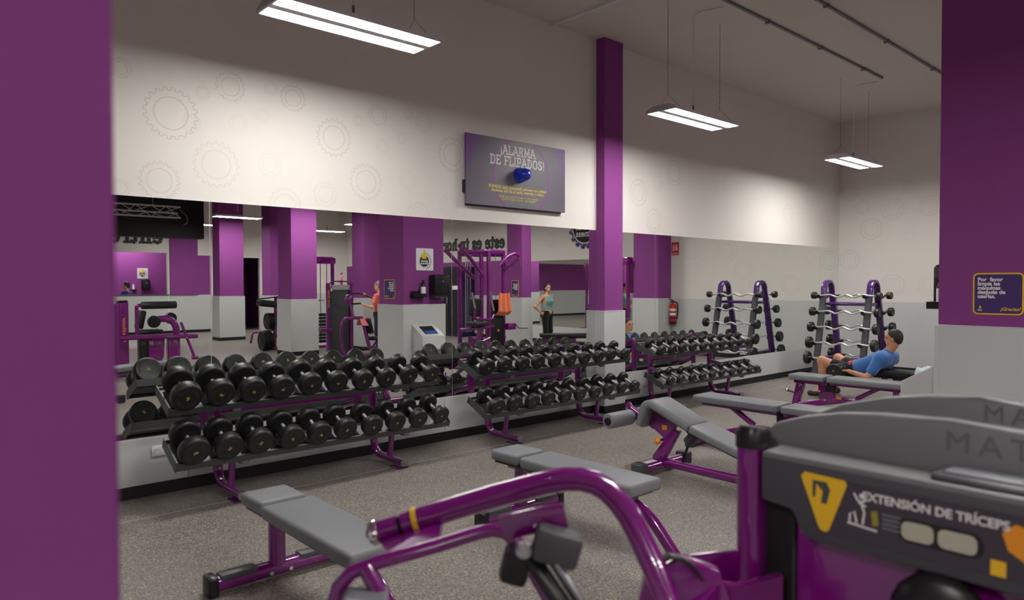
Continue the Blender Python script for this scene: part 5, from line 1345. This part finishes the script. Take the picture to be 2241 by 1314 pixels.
standing('grey-haired woman in a coral top and patterned leggings beside a pillar, seen in the mirror', (8.80, -2.62, 0), RAD(138), 'pink_top', 'navy_print', 'hair_grey', None,
         dict(elbow={-1: (-0.22, 0.10, 1.08), 1: (0.22, 0.08, 1.08)}, wrist={-1: (-0.13, 0.33, 1.10), 1: (0.12, 0.30, 1.13)},
              hand={-1: ((0.1, 0.1, 0.9), (0.1, 0.9, 0.05), (-0.9, 0.2, 0.1), 0.2), 1: ((-0.1, 0.1, 0.9), (-0.3, 0.9, 0.1), (0.9, 0.2, 0.1), 0.4)}, look=(0.0, 0.96, -0.22),
              knee={-1: (-0.10, 0.05, 0.48), 1: (0.10, 0.02, 0.48)}),
         1.68, sleeves=0.62, top_cut=lambda V: [(V(0, 0, 0.86), (0, 0, -1)), (V(0, 0, 1.385), (0, 0, 1))])
# receptionist behind the desk opening, head and shoulders above the counter
standing('person in a blue jacket behind the front desk, seen small in the mirror', (6.22, -13.95, -0.02), RAD(132), 'jacket_blue', 'black_cloth', 'hair_dark', None,
         dict(elbow={-1: (-0.22, 0.12, 1.12), 1: (0.22, 0.14, 1.12)}, wrist={-1: (-0.08, 0.22, 1.36), 1: (0.14, 0.30, 1.15)},
              hand={-1: ((0.1, -0.5, 0.6), (0.0, 0.0, 1.0), (-0.9, 0.2, 0.1), 0.5), 1: ((0, 0, -1), (-0.3, 0.9, 0.0), (-0.9, 0.2, 0.1), 0.3)}, look=(0.0, 0.99, -0.05)),
         1.72, sleeves=0.9, top_cut=lambda V: [(V(0, 0, 0.9), (0, 0, -1)), (V(0, 0, 1.40), (0, 0, 1))], vox=0.014)
# ------------------------------------------------------------------ the rest of the gym, seen in the mirror
def bars(parent, name, lst, m='gloss_purple', prof=None):
    for it in lst:
        pts, r = it[0], it[1]
        MB().tube(fillet(pts, it[2] if len(it) > 2 else 0.06) if len(pts) > 2 else pts, r if prof is None else 1.0, 12, profile=prof).build(name, m, parent)
def side_letters(parent, s, size, M, m='orange'):
    put_text('lettering', s, size, m, parent, M, bold=0.0006)

# lettering on the walls
mat('letter_dark', (44, 46, 42), 0.6)
wl = thing('wall_lettering', 'dark slab letters este es tu hora on the white far wall, seen in the mirror', 'lettering')
slab_letters('este es tu hora', 0.335, plane_matrix((XW, -3.80, 2.69), (0, -1, 0), (0, 0, 1)), 'letter_dark', wl, 0.21, 0.36, 0.025, 0.04, False)
wl = thing('wall_lettering', 'dark slab letters entre above the front desk, half hidden by the black bulkhead', 'lettering')
slab_letters('entre', 0.46, plane_matrix((7.12, YR, 2.98), (-1, 0, 0), (0, 0, 1)), 'letter_dark', wl, 0.22, 0.36, 0.025, 0.04, False)

# gear sign over the far mirror
gs = thing('gear_sign', 'large blue gear sign with a white ring above the far wall mirror', 'sign', (XW, -0.63, 3.08), -PI / 2)
I_ = Matrix.Rotation(PI / 2, 4, 'X')
MB().prism(gear_poly(0.56, 16, 0.15), 0.05, I_).build('gear_board', 'dark_blue', gs)
MB().prism([(0.43 * math.cos(2 * PI * k / 48), 0.43 * math.sin(2 * PI * k / 48)) for k in range(48)], 0.004, Matrix.Translation((0, -0.05, 0)) @ I_).build('ring', 'white_print', gs)
MB().prism([(0.40 * math.cos(2 * PI * k / 48), 0.40 * math.sin(2 * PI * k / 48)) for k in range(48)], 0.004, Matrix.Translation((0, -0.053, 0)) @ I_).build('disc', 'black', gs)
put_text('lettering', 'planet\nfitness', 0.24, 'white_print', gs, Matrix.Translation((0, -0.0585, -0.08)) @ I_, bold=0.004, line=0.75)
MB().prism([(-0.06, -0.05), (0.09, -0.05), (0.11, 0.08), (0.045, 0.09), (0.02, 0.2), (-0.02, 0.19), (-0.03, 0.09), (-0.08, 0.05)], 0.004, Matrix.Translation((0.05, -0.0575, 0.18)) @ I_).build('thumb', 'yellow', gs)
for k in range(16):
    a = 2 * PI * (k + 0.5) / 16
    MB().prism([(-0.012, -0.016), (0.012, -0.016), (0.012, 0.016), (-0.012, 0.016)], 0.002, Matrix.Translation((0.46 * math.cos(a), -0.05, 0.46 * math.sin(a))) @ I_ @ Matrix.Rotation(a - PI / 2, 4, 'Z')).build('ring_letter', 'white_print', gs)

# truss in front of the bulkhead
tr = thing('lighting_truss', 'aluminium lattice truss hung below the ceiling before the black bulkhead', 'truss', (4.0, -6.5, 3.24))
tx0, tx1 = -3.0, 1.62
ch = [(0.0, 0.0), (0.0, 0.26), (-0.22, 0.13)]
for (dy, dz) in ch:
    MB().tube([(tx0, dy, dz), (tx1, dy, dz)], 0.022, 10).build('chord', 'alu', tr)
nb = 14
for k in range(nb):
    a = tx0 + (tx1 - tx0) * k / nb; b = tx0 + (tx1 - tx0) * (k + 1) / nb
    for (p, q) in (((0, 1)), ((1, 2)), ((2, 0))):
        u, v = (ch[p], ch[q]) if k % 2 == 0 else (ch[q], ch[p])
        MB().tube([(a, u[0], u[1]), (b, v[0], v[1])], 0.009, 6).build('brace', 'alu', tr)
for x in (-2.5, 1.0):
    MB().tube([(x, 0, 0.26), (x, 0, ZC - 3.24)], 0.006, 6).build('wire', 'steel', tr)
MB().tube(fillet([(1.6, 0, 0.2), (1.78, 0, 0.05), (1.78, -0.02, -0.12), (1.7, -0.05, -0.16)], 0.1), 0.01, 6).build('loose_cable', 'grey_plastic', tr)

# office behind the desk: poster, dispenser, exit sign
gear_poster((7.15, YR - 2.4995, 2.02), PI, 'white gear poster on the purple office wall behind the front desk', 1.0)
dp2 = thing('towel_dispenser', 'black paper towel dispenser on the purple office wall', 'dispenser', (7.22, YR - 2.5, 1.62), 0)
MB().box((-0.13, 0, -0.19), (0.13, 0.2, 0.19), 0.035, 3).build('cover', 'black_plastic', dp2)
MB().box((-0.11, 0.02, -0.22), (0.11, 0.16, -0.18), 0.01, 2).build('outlet', 'dark_plastic', dp2)
MB().lathe([(0, 0.0), (0.018, 0.0), (0.018, 0.004), (0, 0.004)], 12, plane_matrix((0.0, 0.20, 0.06), (-1, 0, 0), (0, 0, 1))).build('lock', 'chrome', dp2)
sb2 = thing('bottle_holder', 'small black shelf with a white bottle on the purple office wall', 'shelf', (6.83, YR - 2.5, 1.45))
MB().box((-0.10, 0.0, -0.05), (0.10, 0.12, 0.0), 0.004, 1).build('tray', 'black_plastic', sb2)
MB().lathe([(0, 0), (0.035, 0), (0.035, 0.14), (0.015, 0.17), (0.015, 0.2), (0, 0.2)], 14, Matrix.Translation((0, 0.06, 0.0))).build('bottle', 'white_plastic', sb2)
ex_ = thing('fire_sign', 'red sign on the office wall at the edge of the mirror', 'sign', (5.98, YR - 2.5, 1.92), PI)
MB().box((-0.12, -0.006, -0.18), (0.12, 0, 0.18), 0.002, 1).build('plate', 'red_sign', ex_)
MB().box((0.0, -0.008, -0.06), (0.07, -0.006, 0.12)).build('arrow_print', 'white_print', ex_)
MB().box((-0.08, -0.008, -0.14), (0.08, -0.006, -0.11)).build('bar_print', 'white_print', ex_)

# ---- leg machine behind the camera
lm = thing('leg_machine', 'purple leg machine with a thick black roller, seen at the left edge of the mirror', 'gym machine', (3.8, -2.2, 0))
def A(x, z, dy=0.0): return (x - 3.8, dy, z)
MB().tube([A(3.29, 0.0), A(3.29, 1.30)], 1.0, profile=rrect(0.20, 0.10, 0.04, 4), up=(0, 1, 0)).build('tower_post', 'gloss_purple', lm)
MB().box(A(3.2, 1.30, -0.05), A(3.38, 1.34, 0.05), 0.02, 2).build('post_cap', 'black_plastic', lm)
MB().box(A(2.5, 0.05, -0.3), A(3.2, 1.28, 0.0), 0.03, 2).build('stack_shroud', 'black_plastic', lm)
side_letters(lm, 'hip adductor', 0.085, Matrix.Translation(A(3.31, 0.82, 0.052)) @ Matrix.Rotation(PI / 2, 4, 'X') @ Matrix.Rotation(PI, 4, 'Y') @ Matrix.Rotation(PI / 2, 4, 'Z'))
bars(lm, 'roller_arm', [([A(3.50, 0.72, 0.1), A(3.50, 1.245, 0.1), A(3.60, 1.25, 0.1)], 0.032, 0.04)])
MB().lathe([(0, 0), (0.062, 0), (0.068, 0.01), (0.068, 0.575), (0.062, 0.585), (0, 0.585)], 20, plane_matrix(A(3.58, 1.245, 0.1), (0, 1, 0), (0, 0, 1))).build('roller_pad', 'pad_black', lm)
bars(lm, 'main_bar', [([A(3.2, 0.68, 0.2), A(3.9, 0.68, 0.25), A(4.5, 0.65, 0.2)], 0.04, 0.2)])
MB().box(A(4.0, 0.0, 0.02), A(4.21, 0.63, 0.18), 0.02, 2).build('front_post', 'gloss_purple', lm)
bars(lm, 'hump', [([A(3.72, 0.95, 0.1), A(3.90, 1.0, 0.1), A(4.08, 0.98, 0.1), A(4.16, 0.85, 0.1), A(4.17, 0.62, 0.1)], 0.062, 0.1)])
for (x, z, dy) in ((3.76, 0.95, 0.19), (4.13, 0.99, -0.12)):
    MB().lathe([(0, -0.04), (0.10, -0.04), (0.11, -0.02), (0.11, 0.02), (0.10, 0.04), (0, 0.04)], 24, plane_matrix(A(x, z, dy), (1, 0, 0), (0, 0, 1))).build('pulley', 'black_plastic', lm)
MB().box(A(3.56, 0.72, -0.2), A(3.95, 0.80, 0.1), 0.03, 2).build('seat', 'pad_black', lm)
MB().obox(A(3.63, 0.98, -0.18), (0.10, 0.28, 0.34), Matrix.Rotation(0.2, 3, 'Y'), 0.03, 2).build('back_pad', 'pad_black', lm)
MB().box(A(3.55, 0.1, -0.12), A(3.85, 0.66, 0.08), 0.03, 2).build('weight_cover', 'black_plastic', lm)
MB().prism([(0.07, 0.66), (0.16, 0.62), (0.14, 0.30), (0.04, 0.10), (-0.10, 0.10), (-0.12, 0.6)], 0.04, plane_matrix((0, 0.12, 0), (1, 0, 0), (0, 0, 1)), 0.01, 2).build('link_plate', 'gloss_purple', lm)
bars(lm, 'foot_lever', [([A(4.23, 0.92, 0.15), A(4.36, 0.55, 0.15), A(4.46, 0.27, 0.15)], 0.026)])
MB().obox(A(4.47, 0.25, 0.15), (0.12, 0.1, 0.07), None, 0.02, 2).build('lever_block', 'gloss_purple', lm)
bars(lm, 'base_rail', [([A(2.6, 0.045, 0.2), A(4.3, 0.045, 0.1)], 0.045), ([A(2.6, 0.045, -0.3), A(4.2, 0.045, -0.25)], 0.045)])
for (x, z) in ((3.25, 0.75), (3.6, 0.7), (4.1, 0.66), (4.3, 0.64)):
    MB().sphere(A(x, z, 0.245), 0.014, 6).build('bolt', 'chrome', lm)
# exercise bench whose pad shows at the edge of the mirror
fb3 = copy_tree(fb); fb3.location = (2.45, 0.62, 0); fb3.rotation_euler = (0, 0, RAD(60))
fb3['label'] = 'flat bench whose grey pad end shows at the left edge of the mirror'; fb3['group'] = 'flat weight benches'

# ---- plate loaded machine behind the thick pillar
ph = thing('plate_machine', 'purple plate-loaded machine with stacked black discs behind the thick purple pillar', 'gym machine', (7.15, -5.0, 0))
def Bq(x, z, dy=0.0): return (x - 7.15, dy, z)
bars(ph, 'frame_tube', [([Bq(7.3, 0.05, 0), Bq(7.35, 1.3, 0)], 0.045), ([Bq(7.0, 0.05, 0), Bq(7.6, 0.05, 0)], 0.045), ([Bq(6.75, 0.2, -0.1), Bq(6.8, 0.45, -0.1), Bq(7.3, 0.5, 0)], 0.025)])
MB().obox(Bq(7.12, 1.15, 0.0), (0.45, 0.3, 0.16), Matrix.Rotation(0.12, 3, 'Y'), 0.05, 3).build('pad', 'pad_black', ph)
bars(ph, 'handle', [([Bq(6.85, 1.26, 0.1), Bq(7.4, 1.32, 0.1)], 0.015)], 'black_plastic')
def disc_row(x, z, r, n, dx):
    bars(ph, 'peg', [([Bq(x - 0.05, z, 0), Bq(7.35, z, 0)], 0.022)], 'steel')
    for k in range(n):
        MB().lathe([(0, -0.016), (0.05, -0.016), (0.06, -0.010), (r - 0.03, -0.010), (r - 0.02, -0.018), (r, -0.014), (r, 0.014), (r - 0.02, 0.018), (r - 0.03, 0.010), (0, 0.010)], 28, plane_matrix(Bq(x + k * dx, z, 0), (0, 1, 0), (0, 0, 1))).build('weight_disc', 'rubber', ph)
disc_row(6.98, 0.245, 0.225, 6, 0.042)
disc_row(7.12, 0.72, 0.20, 4, 0.04)

# ---- selectorised machine with pink bottle and towel
sm = thing('press_machine', 'purple selectorised machine with a dark weight tower, seen in the mirror', 'gym machine', (7.75, -2.5, 0))
def S(x, z, dy=0.0): return (x - 7.75, dy, z)
for x in (7.435, 8.0):
    MB().tube([S(x, 0, 0), S(x, 1.64, 0)], 1.0, profile=rrect(0.075, 0.09, 0.02, 3), up=(0, 1, 0)).build('upright', 'gloss_purple', sm)
MB().box(S(7.47, 0.04, -0.14), S(7.97, 1.55, 0.0), 0.04, 3).build('stack_shroud', 'dark_plastic', sm)
MB().box(S(7.46, 1.47, -0.10), S(7.98, 1.60, 0.03), 0.02, 2).build('header', 'grey_plastic', sm)
MB().box(S(7.53, 1.50, 0.03), S(7.92, 1.575, 0.034)).build('header_plate', 'alu', sm)
bars(sm, 'top_rail', [([S(7.40, 1.60, 0), S(7.55, 1.68, 0), S(7.9, 1.68, 0), S(8.04, 1.60, 0)], 0.014)], 'black_plastic')
MB().box(S(7.48, 1.46, 0.031), S(7.52, 1.53, 0.036)).build('info_tag', 'white_print', sm)
side_letters(sm, 'planet fitness', 0.075, Matrix.Translation(S(7.435, 1.30, 0.047)) @ Matrix.Rotation(PI / 2, 4, 'X') @ Matrix.Rotation(PI, 4, 'Y') @ Matrix.Rotation(PI / 2, 4, 'Z'))
bars(sm, 'frame_tube', [([S(8.05, 0.87, 0.4), S(7.62, 0.88, 0.4), S(7.54, 0.75, 0.4), S(7.54, 0.25, 0.4), S(7.64, 0.06, 0.4), S(8.28, 0.05, 0.4)], 0.036, 0.12), ([S(8.08, 0.75, 0.4), S(8.27, 0.03, 0.4)], 0.04), ([S(8.25, 0.15, 0.4), S(8.45, 0.36, 0.4)], 0.028)])
bars(sm, 'floor_rail', [([S(7.45, 0.05, 0.0), S(7.6, 0.05, 0.45)], 0.04), ([S(8.0, 0.05, 0.0), S(8.2, 0.05, 0.45)], 0.04)])
MB().box(S(7.22, 0.59, -0.05), S(7.5, 0.66, 0.1), 0.015, 2).build('side_box', 'gloss_purple', sm)
MB().sphere(S(7.78, 1.28, 0.3), 0.12, 10, (0.95, 0.45, 1.0)).build('pivot_cover', 'gloss_purple', sm)
bars(sm, 'press_arm', [([S(7.74, 1.36, 0.32), S(7.9, 1.42, 0.32), S(8.1, 1.40, 0.34), S(8.33, 1.31, 0.36)], 0.018, 0.1)], 'black_plastic')
bars(sm, 'arm_post', [([S(7.80, 1.2, 0.3), S(7.84, 0.88, 0.38)], 0.035)])
for (x, z) in ((8.13, 1.395), (8.335, 1.305)): MB().cyl(S(x - 0.02, z + 0.006, 0.35), S(x + 0.02, z - 0.006, 0.35), 0.024, n=12).build('grip_end', 'yellow', sm)
bars(sm, 'handle', [([S(7.85, 1.18, 0.32), S(8.05, 1.19, 0.34)], 0.02)], 'black_plastic')
MB().obox(S(8.19, 0.69, 0.4), (0.09, 0.28, 0.36), Matrix.Rotation(-0.28, 3, 'Y'), 0.03, 3).build('back_pad', 'pad_black', sm)
MB().obox(S(8.44, 0.40, 0.4), (0.38, 0.3, 0.08), None, 0.03, 3).build('seat', 'pad_black', sm)
for (x, z) in ((7.72, 0.62), (7.76, 0.50)): MB().sphere(S(x, z, 0.02), 0.018, 6).build('selector_pin', 'orange', sm)
pb = thing('sports_bottle', 'pink drinking bottle with a black cap on top of the press machine', 'bottle', (7.78, -2.54, 1.602))
MB().lathe([(0, 0), (0.036, 0), (0.036, 0.17), (0.028, 0.19), (0.02, 0.195), (0, 0.195)], 16).build('body', mat('pink_bottle', (232, 96, 150), 0.3).name, pb)
MB().lathe([(0, 0.193), (0.024, 0.193), (0.024, 0.215), (0, 0.215)], 12).build('cap', 'white_plastic', pb)
MB().tube(fillet([(0, 0, 0.21), (0.0, 0, 0.25), (0.04, 0, 0.27)], 0.02), 0.010, 8).build('spout', 'black_plastic', pb)
def tf2(u, v):
    a = (v - 0.5) * 0.5
    return (-0.13 + 0.26 * u, a * 0.5, 0.0 - abs(a) * 0.75 - 0.02 * math.sin(8 * u) * abs(a) - 0.04 * u)
tag(towel_mesh(0, 0, 0.008, tf2).build('towel', 'pink_towel', None, 80, (8.10, -2.10, 0.905)), 'small pink patterned towel on the frame of the press machine', 'towel')

# ---- cable tower behind the thick pillar (only its pulleys and post show)
def cable_tower(label, loc, rz, w=0.5, hgt=2.3, group='cable towers'):
    t = thing('cable_tower', label, 'gym machine', loc, rz, group=group)
    for x in (-w / 2, w / 2):
        MB().tube([(x, 0, 0), (x, 0, hgt)], 1.0, profile=rrect(0.08, 0.08, 0.02, 3), up=(0, 1, 0)).build('upright', 'gloss_purple', t)
        MB().tube([(x * 0.35, 0, 0.1), (x * 0.35, 0, hgt)], 0.012, 8).build('guide_rod', 'chrome', t)
    MB().box((-w / 2 - 0.06, -0.1, hgt - 0.16), (w / 2 + 0.06, 0.1, hgt + 0.02), 0.03, 2).build('crown', 'gloss_purple', t)
    for k in range(9):
        MB().box((-w * 0.3, -0.07, 0.12 + k * 0.085), (w * 0.3, 0.07, 0.19 + k * 0.085), 0.006, 1).build('weight_plate', 'black_plastic', t)
    MB().lathe([(0, -0.02), (0.05, -0.02), (0.058, 0), (0.05, 0.02), (0, 0.02)], 18, plane_matrix((0, -0.12, hgt - 0.06), (0, 1, 0), (0, 0, 1))).build('pulley', 'black_plastic', t)
    MB().tube([(0, -0.16, hgt - 0.06), (0, -0.16, 1.2)], 0.005, 6).build('cable', 'cable_black', t)
    MB().tube([(-0.1, -0.16, 1.2), (0.1, -0.16, 1.2)], 0.016, 8).build('handle', 'chrome', t)
    MB().box((-w / 2 - 0.05, -0.3, 0), (w / 2 + 0.05, 0.2, 0.06), 0.015, 2).build('base', 'gloss_purple', t)
    return t
cable_tower('dark purple cable tower with hanging handle, behind the thick purple pillar in the mirror', (8.62, -5.0, 0), 0.0)
cable_tower('purple cable tower by the far wall, seen in the mirror next to the post', (13.2, 0.98, 0), -PI / 2, 0.5, 2.22)

# ---- multi station with the orange towel
cs = thing('cable_station', 'tall purple multi cable station with an orange towel hung on it, seen in the mirror', 'gym machine', (10.6, -0.9, 0))
def K(x, z, dy=0.0): return (x - 10.6, dy, z)
for (x, dy) in ((10.48, 0.0), (10.60, 0.12), (11.16, 0.0), (10.12, -0.35)):
    MB().tube([K(x, 0, dy), K(x, 2.37, dy)], 1.0, profile=rrect(0.085, 0.085, 0.025, 3), up=(0, 1, 0)).build('upright', 'gloss_purple', cs)
MB().tube([K(10.06, 2.34, -0.3), K(10.5, 2.37, 0.05), K(11.18, 2.36, 0)], 1.0, profile=rrect(0.10, 0.10, 0.03, 3)).build('crown_beam', 'gloss_purple', cs)
MB().tube([K(10.12, 2.32, -0.35), K(10.8, 2.32, -0.5), K(11.16, 2.32, 0)], 1.0, profile=rrect(0.08, 0.12, 0.03, 3)).build('crown_beam', 'gloss_purple', cs)
bars(cs, 'jib_arm', [([K(10.85, 2.05, 0.2), K(11.10, 2.28, 0.25), K(11.30, 2.34, 0.28), K(11.40, 2.28, 0.3)], 0.045, 0.1), ([K(11.16, 1.95, 0.05), K(11.38, 2.22, 0.28)], 0.035), ([K(10.46, 1.82, 0.05), K(9.95, 2.15, 0.3), K(9.45, 2.45, 0.5)], 0.045), ([K(10.3, 1.75, -0.05), K(9.7, 2.1, 0.1), K(9.3, 2.35, 0.2)], 0.045)])
MB().tube([K(11.42, 2.2, 0.3), K(11.43, 2.02, 0.3)], 0.012, 6).build('chain', 'chrome', cs)
for x in (10.22, 10.28, 10.36): MB().tube([K(x, 0.5, -0.25), K(x, 2.3, -0.25)], 0.012, 8).build('guide_rod', 'chrome', cs)
for x in (10.72, 10.88): MB().tube([K(x, 0.7, 0.05), K(x, 2.3, 0.05)], 0.008, 6).build('cable', 'steel', cs)
MB().box(K(10.67, 0.05, -0.1), K(11.10, 0.82, 0.1), 0.02, 2).build('stack_cover', 'black_plastic', cs)
MB().box(K(10.70, 0.82, -0.08), K(11.07, 1.25, 0.06), 0.01, 1).build('weight_stack', 'black_plastic', cs)
for (x, z, dy) in ((10.9, 0.52, 0.115), (10.27, 0.51, 0.3)): MB().sphere(K(x, z, dy), 0.03, 8).build('pull_knob', 'orange', cs)
MB().obox(K(10.22, 1.08, 0.1), (0.30, 0.10, 0.42), Matrix.Rotation(0.12, 3, 'Y'), 0.04, 3).build('back_pad', 'pad_black', cs)
MB().obox(K(10.12, 0.72, 0.3), (0.40, 0.42, 0.09), None, 0.04, 3).build('seat', 'pad_black', cs)
bars(cs, 'handle', [([K(9.93, 1.42, 0.35), K(9.97, 1.2, 0.35), K(10.02, 1.05, 0.35)], 0.024), ([K(10.48, 1.44, 0.35), K(10.5, 1.2, 0.35), K(10.56, 1.0, 0.35)], 0.024)], 'chrome')
bars(cs, 'arm_tube', [([K(10.02, 1.08, 0.35), K(9.99, 0.82, 0.35), K(10.5, 0.80, 0.35), K(10.6, 0.9, 0.3)], 0.03, 0.08), ([K(9.6, 0.60, 0.3), K(10.6, 0.64, 0.3)], 0.04), ([K(10.0, 0.05, 0.3), K(10.2, 0.62, 0.3)], 0.05), ([K(9.7, 0.05, 0.2), K(11.3, 0.05, 0.2)], 0.05)])
MB().prism([(-0.72, 0.06), (-0.12, 0.06), (-0.10, 0.40), (-0.40, 0.30), (-0.70, 0.45)], 0.08, plane_matrix((0, 0.30, 0), (1, 0, 0), (0, 0, 1)), 0.01, 1).build('lower_plate', 'gloss_purple', cs)
MB().obox(K(11.30, 0.60, 0.1), (0.26, 0.14, 0.16), None, 0.03, 2).build('pulley_block', 'gloss_purple', cs)
bars(cs, 'row_handle', [([K(11.42, 0.66, 0.15), K(11.5, 0.55, 0.15), K(11.8, 0.535, 0.15)], 0.016, 0.05)], 'chrome')
def tf3(u, v):
    x = -0.22 + 0.44 * u
    z = 0.52 * v
    return (x * (1 - 0.25 * (1 - v)) + 0.01 * math.sin(6 * v + 3), 0.16 - 0.02 + 0.03 * math.sin(16 * u) * (1 - v * 0.6) - 0.10 * max(0, v - 0.85) / 0.15, -z + 0.5 - 0.02 * math.sin(3 * u))
tag(towel_mesh(0, 0, 0.012, lambda u, v: (lambda p: (p[0], p[1], p[2] - 0.5))(tf3(u, 1 - v)), nx=30).build('towel', 'orange_towel', None, 80, (11.06, -0.88, 1.41)), 'orange towel draped over the cable station', 'towel')
# row bench by the woman
rbn = copy_tree(mbn); rbn.location = (11.95, 0.18, 0); rbn.rotation_euler = (0, 0, RAD(-48))
rbn['label'] = 'padded bench behind the woman in the green top, seen in the mirror'; rbn['group'] = 'flat weight benches'
# dark blue lockers beyond the station
for k in range(3):
    t = thing('locker', 'dark blue metal locker against the far wall, %s from the text end' % ORD[k], 'locker', (XW - 0.27, -5.5 - k * 0.62, 0), group='lockers at the far wall')
    MB().box((-0.25, -0.30, 0), (0.25, 0.30, 2.15), 0.008, 1).build('body', mat('locker_blue', (34, 30, 72), 0.4).name if k == 0 else 'locker_blue', t)
    MB().box((-0.258, -0.28, 0.06), (-0.25, 0.28, 2.1), 0.004, 1).build('door', 'black_plastic', t)
    MB().box((-0.264, -0.16, 1.44), (-0.258, 0.16, 1.56), 0.003, 1).build('label_plate', 'white_print', t)
    MB().box((-0.275, 0.2, 1.0), (-0.258, 0.23, 1.2), 0.004, 1).build('handle', 'chrome', t)
